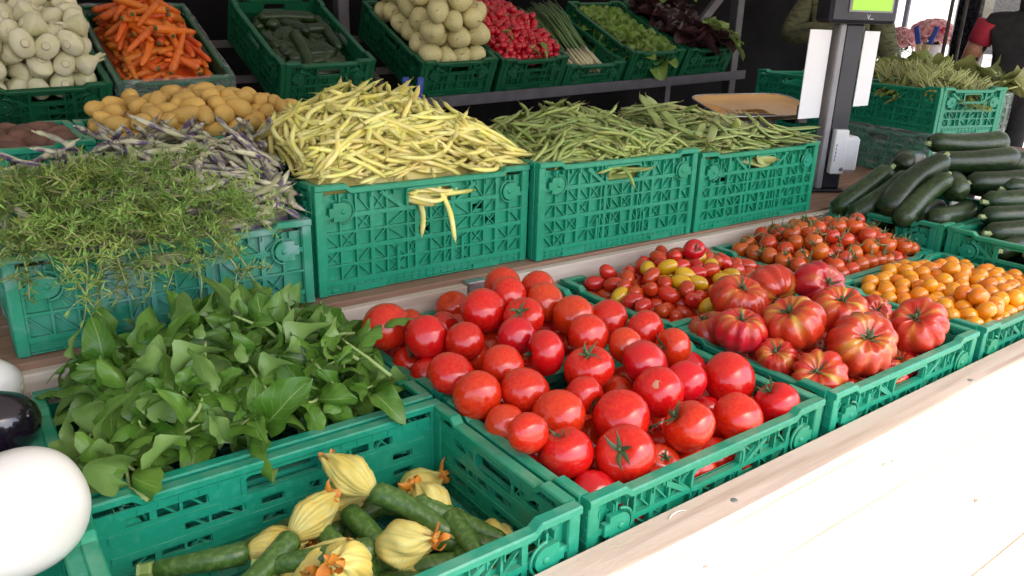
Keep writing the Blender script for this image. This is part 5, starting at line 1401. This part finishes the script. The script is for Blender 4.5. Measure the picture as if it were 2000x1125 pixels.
# radishes
def radish_parts(seed):
    rr = random.Random(seed); m = MB(); prof = [(sin(a) ** 0.9, 1.08 * cos(a)) for a in np.linspace(0.08, pi - 0.06, 11)]
    m.lathe(prof, 14); tl = MB(); tl.tube([(0, 0, 1.0), (rr.uniform(-.2, .2), 0.1, 1.5), (rr.uniform(-.7, .7), rr.uniform(-.5, .5), 2.4)], [0.14, 0.05, 0.02], 5)
    return m.mesh('root', 'radish_skin'), tl.mesh('tail', 'root_pale')
RP = [radish_parts(k) for k in range(5)]; random.seed(66)
M = BM(BX['radish']); Mi = M.to_3x3().inverted(); f = lambda x, y: 0.105 + 0.05 * max(0, 1 - (x / 0.33) ** 2)
P, R = heap(270, (-HX, HX, -HY, HY), f, 0.0165, 0.0205, 110, 0.10, 67)
for k in range(len(P)):
    cd_ = (Mi @ (CAM - M @ Vector(P[k]))).normalized(); d = cd_ + Vector((U(-.9, .9), U(-.9, .9), U(-.6, .9)))
    t = thing('radish', 'bright red radish with a thin pale tail on the back shelf', 'radish', M @ T(*P[k]) @ align(d, U(0, 6)) @ Sc(R[k]), 'red radishes')
    for nm, me in zip(('root', 'tail'), RP[k % 5]): link(nm, me, t)
lowfill('radish_heap', (-HX, HX, -HY, HY), f, 0.02, 'radish_skin', 'red radishes deep in their crate', 'radishes', M)
RL = [leaf('lettuce_leaf', 0.10, 0.035, 2.0, 0.4, 8, 4, 0.1, 900 + k)[0] for k in range(2)]
for k, (x, y) in enumerate(((-0.2, -0.05), (-0.235, 0.03), (-0.1, 0.10), (0.0, -0.02), (-0.22, 0.12))):
    zz = f(x, y) + 0.055
    tag(link('radish_leaf', RL[k % 2], None, M @ T(x, y, zz) @ Rz(U(0, 6)) @ Ry(0.1)), 'loose wilted green leaf among the red radishes', 'leaf', 'leaves among the radishes')
# spring onions: a bundle, white ends to the front
random.seed(68); M = BM(BX['leek'])
def onion_mesh(seed):
    rr = random.Random(seed); w_ = MB(); g_ = MB()
    w_.tube([(-0.20, 0, 0), (-0.185, 0, 0), (-0.14, 0.0, 0), (-0.08, 0.0, 0)], [0.005, 0.009, 0.0075, 0.0065], 8)
    for q in range(4):
        yb = rr.uniform(-.02, .02); zb = rr.uniform(0.0, 0.03)
        g_.tube([(-0.085, 0, 0), (0.02, yb * 0.4, zb * 0.4), (0.14, yb, zb), (0.26, yb * 2, zb - 0.01)], [0.0055, 0.006, 0.005, 0.0015], 6, True, None, 0.6)
    return w_.mesh('white_shaft', 'leek_white'), g_.mesh('green_tops', 'leek_green')
ON = [onion_mesh(k) for k in range(5)]
for k in range(46):
    lay = k // 12; y = -0.13 + 0.27 * ((k % 12) / 11) + U(-.01, .01); z = 0.035 + 0.022 * lay + U(0, .01)
    t = thing('spring_onion', 'spring onion with pale shaft and dark green tops on the back shelf', 'spring onion', M @ T(-0.01 + U(-.02, .03), y * (1 - 0.15 * lay) - 0.02, z) @ Rz(random.gauss(0, 0.08) + 0.12) @ Ry(-0.12 - 0.05 * lay), 'spring onions')
    link('white_shaft', ON[k % 5][0], t); link('green_tops', ON[k % 5][1], t)
# lettuces
def lettuce(M, leaves, label, group, n=16, r=0.07):
    t = thing('lettuce', label, 'lettuce', M, group)
    for k in range(n):
        lv = k / n; a = k * 2.4
        link('leaf', leaves[k % len(leaves)], t, Rz(a) @ T(0.012 + 0.010 * lv, 0, 0.0) @ Ry(-1.25 + 1.0 * lv) @ Sc(0.8 + 0.4 * lv))
LG = [leaf('lettuce_leaf', 0.13, 0.11, 2.0, 0.35, 10, 8, 0.28, 910 + k, shape=0.55, tipw=0.12)[0] for k in range(3)]
LR = [leaf('red_lettuce_leaf', 0.14, 0.12, 2.0, 0.35, 10, 8, 0.32, 920 + k, shape=0.55, tipw=0.12)[0] for k in range(3)]
random.seed(69)
for key, lv, lab, grp, zz in (('lettuce', LG, 'pale green frilly lettuce head on the back shelf', 'green lettuces', 0.055), ('red', LR, 'dark red frilly lettuce head on the back shelf', 'red lettuces', 0.09)):
    M = BM(BX[key])
    for i in range(4):
        for j in range(2):
            lettuce(M @ T(-0.19 + 0.125 * i, -0.08 + 0.16 * j, zz + (0.03 if key == 'red' else 0.0) + U(-.01, .01)) @ Rz(U(0, 6)) @ Rx(U(-.4, .4)), lv, lab, grp)
M = BM(BX['red'])
lettuce(M @ T(-0.21, -0.13, 0.15) @ Rx(0.5), LG, 'green lettuce head tucked beside the dark red ones', None, 14)
lettuce(M @ T(0.16, 0.0, 0.26), LG, 'green lettuce head lying on top of the dark red ones', None, 16)

# pale stems in the top crate of the stack
random.seed(71); M = stk(0, 0, 0.197)
def stem_sprig(seed):
    rr = random.Random(seed); s1 = MB(); s2 = MB()
    for q in range(9):
        a = rr.uniform(-.5, .5); l = rr.uniform(0.05, 0.11); z = rr.uniform(-.01, .02)
        s1.tube([(0, rr.uniform(-.012, .012), 0), (l * 0.5, a * l * 0.4, 0.015 + z), (l, a * l, 0.03 + z * 2)], [0.0032, 0.0030, 0.0022], 5)
    for q in range(8):
        o = len(s2.v); x = rr.uniform(-.11, -0.01); y = rr.uniform(-.03, .03); w_ = rr.uniform(0.006, 0.012); d = rr.uniform(-.6, .6); l = rr.uniform(0.03, 0.06); z = rr.uniform(0, .02)
        for i in range(4):
            t = i / 3
            for e in (-1, 1): s2.v.append((x - l * t, y + d * l * t + e * w_ * sin(pi * (0.1 + 0.85 * t)), z + 0.012 * sin(3 * t)))
        for i in range(3): b = o + 2 * i; s2.f.append((b, b + 2, b + 3, b + 1))
    return s1.mesh('cut_stems', 'pale_stem'), s2.mesh('leaves', 'rocket_green')
SS = [stem_sprig(k) for k in range(6)]
for k in range(70):
    x = U(-0.24, 0.20); y = U(-0.15, 0.14); h = 0.135 + 0.075 * max(0, 1 - ((x - 0.02) / 0.27) ** 2) * max(0, 1 - (y / 0.2) ** 2)
    t = thing('rocket_bunch', 'bunch of pale cut stems with small leaves in the top stacked crate', 'herb', M @ T(x, y, h + U(-.02, .01)) @ Rz(random.gauss(-0.3, 0.9)) @ Ry(U(-0.6, 0.0)), 'pale stemmed bunches')
    link('cut_stems', SS[k % 6][0], t); link('leaves', SS[k % 6][1], t)
lo_ = bed('x', (-HX, HX, -HY, HY), lambda x, y: 0.12 + 0.06 * max(0, 1 - (x / 0.27) ** 2), None, '', '', 0, 0.012)
o = lo_.build('rocket_heap', 'rocket_green', None, True); o.matrix_world = M; o['kind'] = 'stuff'; o['label'] = 'green leaves deep under the pale stems'; o['category'] = 'herb'
# chard
random.seed(72)
CHL = [leaf('chard_leaf', 0.20, 0.12, 1.5, 0.45, 10, 6, 0.25, 930 + k, shape=0.7)[0] for k in range(4)]
chs = MB(); chs.tube([(-0.09, 0, 0.0), (0, 0, 0.004), (0.08, 0, 0.0)], [0.009, 0.008, 0.003], 6, True, None, 0.6); CHS = chs.mesh('leaf_stalk', 'pale_stem')
for k in range(60):
    x = U(-0.42, 0.42); y = U(-0.26, 0.30)
    t = thing('chard_leaf', 'large crumpled olive green chard leaf in the heap right of the stack', 'leaf', GC @ T(x, y, 0.205 + 0.10 * max(0, 1 - (x / 0.45) ** 2) + U(-.03, .04)) @ Rz(U(0, 6)) @ Ry(U(-.5, .2)) @ Rx(U(-.5, .5)), 'chard leaves')
    link('blade', CHL[k % 4], t); link('leaf_stalk', CHS, t)
o = bed('x', (-0.27, 0.27, -0.22, 0.22), lambda x, y: 0.17, None, '', '', 0, 0.015).build('chard_heap', 'rocket_green', None, True); o.matrix_world = GC; o['kind'] = 'stuff'; o['label'] = 'chard leaves deep in the film wrapped crate'; o['category'] = 'leaf'

# ---------------------------------------------------------------- the scale
def bb(name, m, t, x0, x1, y0, y1, z0, z1, b=0.003, sm=False):
    k = MB(); k.bbox(x0, x1, y0, y1, z0, z1, b); return k.build(name, m, t, sm)
SCM = T(2.19, 1.24, MZ) @ Rz(radians(-30))
sc = thing('market_scale', 'market scale with tall display column and copper toned pan', 'scale', SCM)
bb('body', 'white_plastic', sc, -0.40, 0.13, -0.14, 0.22, 0.035, 0.17, 0.012)
for (x, y) in ((-0.30, -0.10), (-0.30, 0.18), (0.09, -0.10), (0.09, 0.18)):
    k = MB(); k.lathe([(0.012, 0.034), (0.016, 0.02), (0.018, 0.002)], 14, None, T(x, y, 0)); k.build('foot', 'navy_plastic', sc, True)
bb('platform', 'steel_dark', sc, -0.38, 0.06, -0.12, 0.20, 0.172, 0.190, 0.004)
# pan: shallow rounded dish with upturned rim
k = MB(); nr_, nc = 7, 44; L1, L2 = 0.23, 0.17
for q, (s_, z) in enumerate(((0.0, 0.0), (0.35, 0.001), (0.6, 0.006), (0.80, 0.010), (0.91, 0.020), (0.97, 0.031), (1.0, 0.036))):
    for i in range(nc):
        a = 2 * pi * i / nc; c, s2 = cos(a), sin(a); e = 0.38
        k.v.append((L1 * s_ * math.copysign(abs(c) ** e, c), L2 * s_ * math.copysign(abs(s2) ** e, s2), z))
for q in range(nr_ - 1):
    for i in range(nc): k.f.append((q * nc + i, q * nc + (i + 1) % nc, (q + 1) * nc + (i + 1) % nc, (q + 1) * nc + i))
pan = k.build('pan', 'pan_metal', sc, True); pan.matrix_local = T(-0.13, 0.05, 0.272) @ Rx(radians(9)) @ Rz(0.15); pan.modifiers.new('thickness', 'SOLIDIFY').thickness = 0.002
k = MB(); k.tube([(L1 * math.copysign(abs(cos(a)) ** 0.38, cos(a)), L2 * math.copysign(abs(sin(a)) ** 0.38, sin(a)), 0.036) for a in np.linspace(0, 2 * pi, 45)], 0.003, 6, False); k.build('pan_rim', 'steel_bright', pan, True)
bb('pan_support', 'steel_dark', sc, -0.21, -0.05, 0.0, 0.12, 0.1905, 0.2725, 0.004)
bb('pan_clip', 'steel_dark', sc, -0.03, 0.01, -0.145, -0.118, 0.255, 0.325, 0.004)
# column
bb('column', 'navy_plastic', sc, 0.075, 0.150, -0.205, -0.145, 0.012, 0.628, 0.006)
bb('column_trim', 'grey_plastic', sc, 0.050, 0.0745, -0.212, -0.150, 0.012, 0.628, 0.004)
bb('column_foot', 'navy_plastic', sc, 0.02, 0.16, -0.225, -0.142, 0.002, 0.0118, 0.003)
# head with lit display
head = bb('head', 'navy_plastic', sc, -0.02, 0.24, -0.255, -0.135, 0.630, 0.84, 0.012)
k = MB(); k.bbox(0.045, 0.215, -0.2605, -0.2552, 0.668, 0.800, 0.002); k.build('display_frame', 'grey_plastic', head)
k = MB(); k.bbox(0.054, 0.206, -0.2632, -0.2607, 0.675, 0.792, 0.0008); k.build('display', 'lit_screen', head)
k = MB()
k.bar((0.121, 0.661), (0.126, 0.646), 0.0022, -0.2562, -0.2553); k.bar((0.131, 0.661), (0.126, 0.646), 0.0022, -0.2563, -0.2553)
k.box(0.132, 0.146, -0.2562, -0.2553, 0.645, 0.6475); k.build('logo', 'print_white', head)
# price cards clipped left and right of the column
cd1 = bb('price_card', 'white_card', sc, 0.0, 0.0035, -0.33, -0.20, 0.285, 0.605, 0.001); cd1.matrix_local = T(0.045, -0.18, 0) @ Rz(radians(-62)) @ T(0.0, 0.18, 0) 
cd2 = bb('price_card', 'white_card', sc, 0.158, 0.1615, -0.21, -0.10, 0.33, 0.605, 0.001); cd2.matrix_local = T(0.16, -0.2, 0) @ Rz(radians(-58)) @ T(-0.16, 0.2, 0)
# printer box low on the column
pb = bb('printer_box', 'white_plastic', sc, 0.085, 0.140, -0.236, -0.2055, 0.075, 0.245, 0.004)
pb2 = bb('rear_housing', 'white_plastic', sc, 0.131, 0.215, -0.20, -0.06, 0.075, 0.215, 0.012)
for q in range(5):
    k = MB(); k.box(0.094, 0.0965 + 0.0006 * (q % 3), -0.2372, -0.2362, 0.125 + 0.014 * q, 0.135 + 0.014 * q); k.build('print_mark', 'ink', pb)
for q in range(4):
    k = MB(); k.box(0.120 + 0.004 * q, 0.1225 + 0.004 * q, -0.2372, -0.2362, 0.087, 0.098 + 0.004 * (q % 2)); k.build('print_mark', 'ink', pb)

# ---------------------------------------------------------------- spring clamps
def clamp(M, label, closed, jaw='clamp_jaw', handle='clamp_blue', s=1.0, cat='clamp'):
    t = thing('spring_clamp', label, cat, M @ Sc(s))
    for sg in (-1, 1):
        a = sg * (0.10 if closed else 0.26)
        k = MB(); k.bbox(-0.011, 0.011, -0.008, 0.008, 0.035, 0.115, 0.003); o = k.build('handle', handle, t); o.matrix_local = T(sg * 0.014, 0, 0) @ Ry(a)
        k = MB(); k.bbox(-0.009, 0.009, -0.007, 0.007, -0.055, 0.034, 0.003); o = k.build('jaw', jaw, t); o.matrix_local = T(sg * 0.014, 0, 0) @ Ry(a * 0.6)
    k = MB(); k.lathe([(0.001, 0.012), (0.007, 0.0119), (0.007, -0.0119), (0.001, -0.012)], 12, None, Rx(pi / 2)); k.build('pivot', 'steel_bright', t, True)
clamp(T(0.575, 1.47, 0.365) @ Rz(radians(-30)), 'spring clamp with two blue handles upright behind the yellow beans', True, 'steel_bright', s=0.92)

# ---------------------------------------------------------------- people
def person(label, M, J, R, mname, parts, loc_head, hair_col='hair', skin_m='skin', head_dir=(0, -1, 0)):
    """J: joints, R: radii per joint, edges by name pairs; the body is one skinned surface"""
    names = list(J); me = bpy.data.meshes.new('person')
    E = [('pelvis', 'waist'), ('waist', 'chest'), ('chest', 'neck'), ('neck', 'head0'), ('head0', 'head1')]
    for s_ in 'lr':
        E += [('chest', 'sh' + s_), ('sh' + s_, 'el' + s_), ('el' + s_, 'wr' + s_), ('wr' + s_, 'pa' + s_), ('pelvis', 'hp' + s_), ('hp' + s_, 'kn' + s_), ('kn' + s_, 'an' + s_), ('an' + s_, 'to' + s_)]
        wr, pa = Vector(J['pa' + s_]) - Vector(J['wr' + s_]), Vector(J['pa' + s_])
        d = wr.normalized(); side = d.cross(Vector((0, 0.3, 1))).normalized()
        for q in range(5):
            o = (q - 1.5) * 0.020; l = (0.075, 0.085, 0.08, 0.065, 0.05)[q]
            b = pa + side * o * 0.9 if q < 4 else Vector(J['wr' + s_]) + wr * 0.45 + side * 0.035
            dd = d if q < 4 else (d + side * 0.9).normalized()
            curl = Vector((0, 0, -0.012)) + d.cross(side) * 0.012
            for z_, nm in ((0.5, 'a'), (1.0, 'b')):
                J['f%s%d%s' % (s_, q, nm)] = tuple(b + dd * l * z_ + curl * (z_ ** 2) * 1.6); R['f%s%d%s' % (s_, q, nm)] = 0.0095 if nm == 'a' else 0.0078
            E += [(('pa' if q < 4 else 'wr') + s_, 'f%s%da' % (s_, q)), ('f%s%da' % (s_, q), 'f%s%db' % (s_, q))]
    names = list(J)
    me.from_pydata([J[n] for n in names], [(names.index(a), names.index(b)) for a, b in E], [])
    o = bpy.data.objects.new('person', me); C.objects.link(o); o.matrix_world = M
    sk = o.modifiers.new('skin', 'SKIN'); sk.use_smooth_shade = True
    lay = me.skin_vertices[0].data if me.skin_vertices else None
    for i, n in enumerate(names):
        r = R.get(n, 0.05); r = r if isinstance(r, tuple) else (r, r)
        lay[i].radius = r; lay[i].use_root = (n == 'pelvis')
    o.modifiers.new('smooth', 'SUBSURF').levels = 2; o.modifiers['smooth'].render_levels = 2
    me.materials.append(MAT[mname]); tag(o, label, 'person')
    # face and hair
    hd_ = Vector(J['head0']).lerp(Vector(J['head1']), 0.62); hm = MB()
    prof = [(0.001, 0.125), (0.045, 0.115), (0.075, 0.085), (0.086, 0.04), (0.084, -0.005), (0.076, -0.05), (0.058, -0.088), (0.036, -0.108), (0.001, -0.115)]
    F = align((0, 0, 1))
    hm.lathe(prof, 20, lambda i, a: (1 + 0.10 * cos(2 * (a - pi / 2)), 0)); hm.tube([(0, -0.088, 0.0), (0, -0.108, -0.028), (0, -0.088, -0.036)], [0.008, 0.013, 0.009], 8)
    hm.tube([(-0.022, -0.086, -0.062), (0, -0.091, -0.063), (0.022, -0.086, -0.062)], [0.003, 0.006, 0.003], 6)
    for sg in (-1, 1):
        hm.tube([(sg * 0.082, 0.0, 0.02), (sg * 0.094, 0.006, 0.005), (sg * 0.082, 0.0, -0.03)], [0.008, 0.012, 0.006], 6)
        hm.lathe([(0.001, 0.011), (0.008, 0.007), (0.011, 0), (0.001, -0.01)], 10, None, T(sg * 0.031, -0.082, 0.012))
    h = hm.build('head', skin_m, o, True); h.location = hd_; h.rotation_euler.z = math.atan2(head_dir[0], -head_dir[1])
    hr = MB(); hr.lathe([(0.001, 0.137), (0.05, 0.126), (0.083, 0.092), (0.095, 0.045), (0.092, 0.0), (0.08, -0.03)], 20, lambda i, a: (1 + 0.1 * cos(2 * (a - pi / 2)), 0.05 * max(0, -sin(a)) * (i > 2) * (i - 2)), T(0, 0.008, 0)); hr.build('hair', hair_col, h, True)
    return o
def body(hx=0.09, sw=0.19):
    J = {'pelvis': (0, 0, 0.93), 'waist': (0, 0, 1.08), 'chest': (0, 0, 1.32), 'neck': (0, 0, 1.47), 'head0': (0, -0.01, 1.54), 'head1': (0, -0.02, 1.70),
         'hpl': (hx, 0, 0.88), 'knl': (hx + 0.01, -0.02, 0.49), 'anl': (hx + 0.02, 0.02, 0.08), 'tol': (hx + 0.04, -0.14, 0.035),
         'hpr': (-hx, 0, 0.88), 'knr': (-hx - 0.01, -0.02, 0.49), 'anr': (-hx - 0.02, 0.02, 0.08), 'tor': (-hx - 0.04, -0.14, 0.035),
         'shl': (sw, 0, 1.40), 'shr': (-sw, 0, 1.40)}
    R = {'pelvis': (0.155, 0.12), 'waist': (0.145, 0.11), 'chest': (0.17, 0.12), 'neck': 0.06, 'head0': 0.055, 'head1': 0.07}
    for s_ in 'lr': R.update({'hp' + s_: 0.095, 'kn' + s_: 0.062, 'an' + s_: 0.045, 'to' + s_: 0.04, 'sh' + s_: 0.075, 'el' + s_: 0.052, 'wr' + s_: 0.034, 'pa' + s_: (0.04, 0.022)})
    return J, R
# vendor in a green knitted sweater, arms folded in front
J, R = body()
J.update({'elr': (-0.33, -0.05, 1.13), 'wrr': (-0.08, -0.20, 1.17), 'par': (0.0, -0.21, 1.18), 'ell': (0.30, -0.03, 1.08), 'wrl': (0.36, -0.20, 0.98), 'pal': (0.37, -0.27, 0.96)})
R.update({'elr': 0.082, 'ell': 0.072, 'shr': 0.092, 'shl': 0.088, 'wrr': 0.06, 'wrl': 0.055})
R.update({'chest': (0.22, 0.15), 'waist': (0.20, 0.14), 'pelvis': (0.19, 0.14)})
J.update({'elr': (-0.31, -0.08, 1.15), 'wrr': (-0.06, -0.22, 1.20)})
PA_M = T(4.43, 2.46, -0.60) @ Rz(radians(-60)) @ Sc(1.04)
person('person in a green patterned knit sweater standing behind the scale', PA_M, J, R, 'knit_green', None, None)
pf = MB(); pf.bbox(-0.5, 0.5, -0.4, 0.4, 0.0, 0.196, 0.01); o = pf.build('wooden_platform', 'wood_dark'); o.matrix_world = T(4.50, 2.46, GZ + 0.003) @ Rz(radians(-60)); tag(o, 'low dark wooden platform the vendor stands on', 'platform')
# second person, dark clothes, seen from behind
J, R = body()
J.update({'elr': (-0.29, 0.05, 1.12), 'wrr': (-0.27, -0.16, 1.02), 'par': (-0.26, -0.24, 1.01), 'ell': (0.29, 0.05, 1.10), 'wrl': (0.28, -0.10, 0.92), 'pal': (0.28, -0.17, 0.90)})
PB_M = T(5.62, 1.80, GZ + 0.003 + 0.13) @ Rz(radians(-70))
pB = person('person in black clothes with a bare arm at the far right', PB_M, J, R, 'black_cloth', None, None)
am = MB(); am.tube([(-0.252, 0.02, 1.27), (-0.275, 0.04, 1.19), (-0.292, 0.052, 1.12), (-0.285, -0.02, 1.08), (-0.272, -0.15, 1.025)], [0.066, 0.064, 0.060, 0.054, 0.043], 14); am.build('bare_arm', 'skin', pB, True)
slv = MB(); slv.tube([(-0.205, 0.0, 1.40), (-0.235, 0.015, 1.31), (-0.252, 0.022, 1.255)], [0.086, 0.083, 0.080], 16); slv.build('red_sleeve', 'red_cloth', pB, True)
k = MB(); k.bbox(-0.3, 0.3, -0.3, 0.3, 0, 0.128, 0.01); o = k.build('wooden_step', 'wood_dark'); o.matrix_world = T(5.62, 1.80, GZ + 0.003) @ Rz(radians(-70)); tag(o, 'low dark step under the person in black', 'step')

# ---------------------------------------------------------------- flower stand behind
fs_ = thing('flower_stand', 'dark wooden stand carrying the rose bouquets', 'stand', T(6.7, 3.05, GZ))
bb('top', 'wood_brown', fs_, -0.9, 0.9, -0.35, 0.5, 1.065, 1.095, 0.004)
for (x, y) in ((-0.85, -0.3), (0.85, -0.3), (-0.85, 0.45), (0.85, 0.45)): bb('leg', 'wood_dark', fs_, x - .03, x + .03, y - .03, y + .03, 0.003, 1.064, 0.004)
def rose_mesh(seed, mname):
    m = MB(); rr = random.Random(seed)
    for ring, (n, r, h, op) in enumerate(((3, 0.010, 0.030, 0.2), (5, 0.020, 0.030, 0.5), (6, 0.032, 0.024, 0.95))):
        for q in range(n):
            a = 2 * pi * q / n + ring; o = len(m.v)
            for i in range(4):
                t = i / 3; rad = r * (0.35 + 0.75 * t ** 0.7) + op * 0.012 * t * t; z = h * t - op * 0.010 * t ** 4 - 0.008
                for j in range(4):
                    b = a + (j / 3 - 0.5) * (2 * pi / n) * 1.25 * (0.6 + 0.5 * sin(pi * min(1, t + .15)))
                    m.v.append((rad * cos(b), rad * sin(b), z))
            for i in range(3):
                for j in range(3): c = o + i * 4 + j; m.f.append((c, c + 4, c + 5, c + 1))
    return m.mesh('bloom', mname)
RS = [rose_mesh(0, 'rose_pink'), rose_mesh(1, 'rose_pink'), rose_mesh(2, 'rose_red')]
stm = MB(); stm.tube([(0, 0, -0.20), (0, 0, -0.01)], 0.003, 5); STM = stm.mesh('stem', 'calyx_green')
RLF = leaf('basil_leaf', 0.06, 0.03, 2, 0.4, 6, 4, 0, 77)[0]
random.seed(81)
def bouquet(x, y, z, n, rx, rz_, lab, grp):
    for k in range(n):
        u = math.acos(1 - (k + 0.5) / n * 1.15) if (k + 0.5) / n * 1.15 < 2 else 1; a = k * 2.4
        d = Vector((sin(u) * cos(a), sin(u) * sin(a), cos(u)))
        p = Vector((x, y, z)) + Vector((d.x * rx, d.y * rx, d.z * rz_))
        t = thing('rose', lab, 'rose', T(*p) @ align(d + Vector((0, 0, 0.3)), U(0, 6)) @ Sc(U(1.05, 1.35)), grp)
        link('bloom', random.choice(RS if k % 4 == 0 else RS[:2]), t); link('stem', STM, t)
        if k % 2: link('leaf', RLF, t, T(0, 0, -0.03) @ Rz(U(0, 6)) @ Ry(0.3))
TZ = GZ + 1.096
bkx, bky = 6.62, 2.92
bk_ = thing('flower_bucket', 'white plastic bucket holding pink roses', 'bucket', T(bkx, bky, TZ))
k = MB(); k.lathe([(0.125, 0.25), (0.118, 0.24), (0.10, 0.0), (0.001, 0.0)], 28); k.build('shell', 'white_plastic', bk_, True).modifiers.new('thickness', 'SOLIDIFY').thickness = 0.003
k = MB(); k.tube([(0.127 * cos(a), 0.127 * sin(a), 0.25) for a in np.linspace(0, 2 * pi, 29)], 0.006, 6, False); k.build('rim', 'white_plastic', bk_, True)
bouquet(bkx, bky, TZ + 0.30, 46, 0.19, 0.15, 'pink rose in the white bucket on the flower stand', 'roses in the bucket')
vx, vy = 6.30, 3.05
vs_ = thing('glass_vase', 'tall clear glass vase of pink roses beside the bucket', 'vase', T(vx, vy, TZ)); k = MB(); k.lathe([(0.05, 0.22), (0.048, 0.1), (0.05, 0.003), (0.001, 0.003)], 20); k.build('shell', 'vase_glass', vs_, True).modifiers.new('thickness', 'SOLIDIFY').thickness = 0.004
bouquet(vx, vy, TZ + 0.27, 24, 0.12, 0.10, 'pink rose in the glass vase on the flower stand', 'roses in the vase')
clamp(T(5.0, 2.16, 0.52) @ Rz(radians(-70)), 'wooden jawed spring clamp with blue handles near the roses', False, s=1.5)
# dark wrapped pillar between the roses and the person in black
pil = thing('wrapped_pillar', 'dark pillar wrapped in shiny black plastic behind the chard', 'pillar', T(5.95, 2.30, GZ))
k = MB(); k.bbox(-0.10, 0.10, -0.10, 0.10, 0.003, 2.1, 0.02); k.build('shaft', 'black_wrap', pil)
for (x, y) in ((-0.19, -0.02), (-0.24, 0.06)):
    k = MB(); k.tube([(x, y, 0.003), (x, y, 2.1)], 0.014, 8); k.build('pole', 'steel_dark', pil, True)
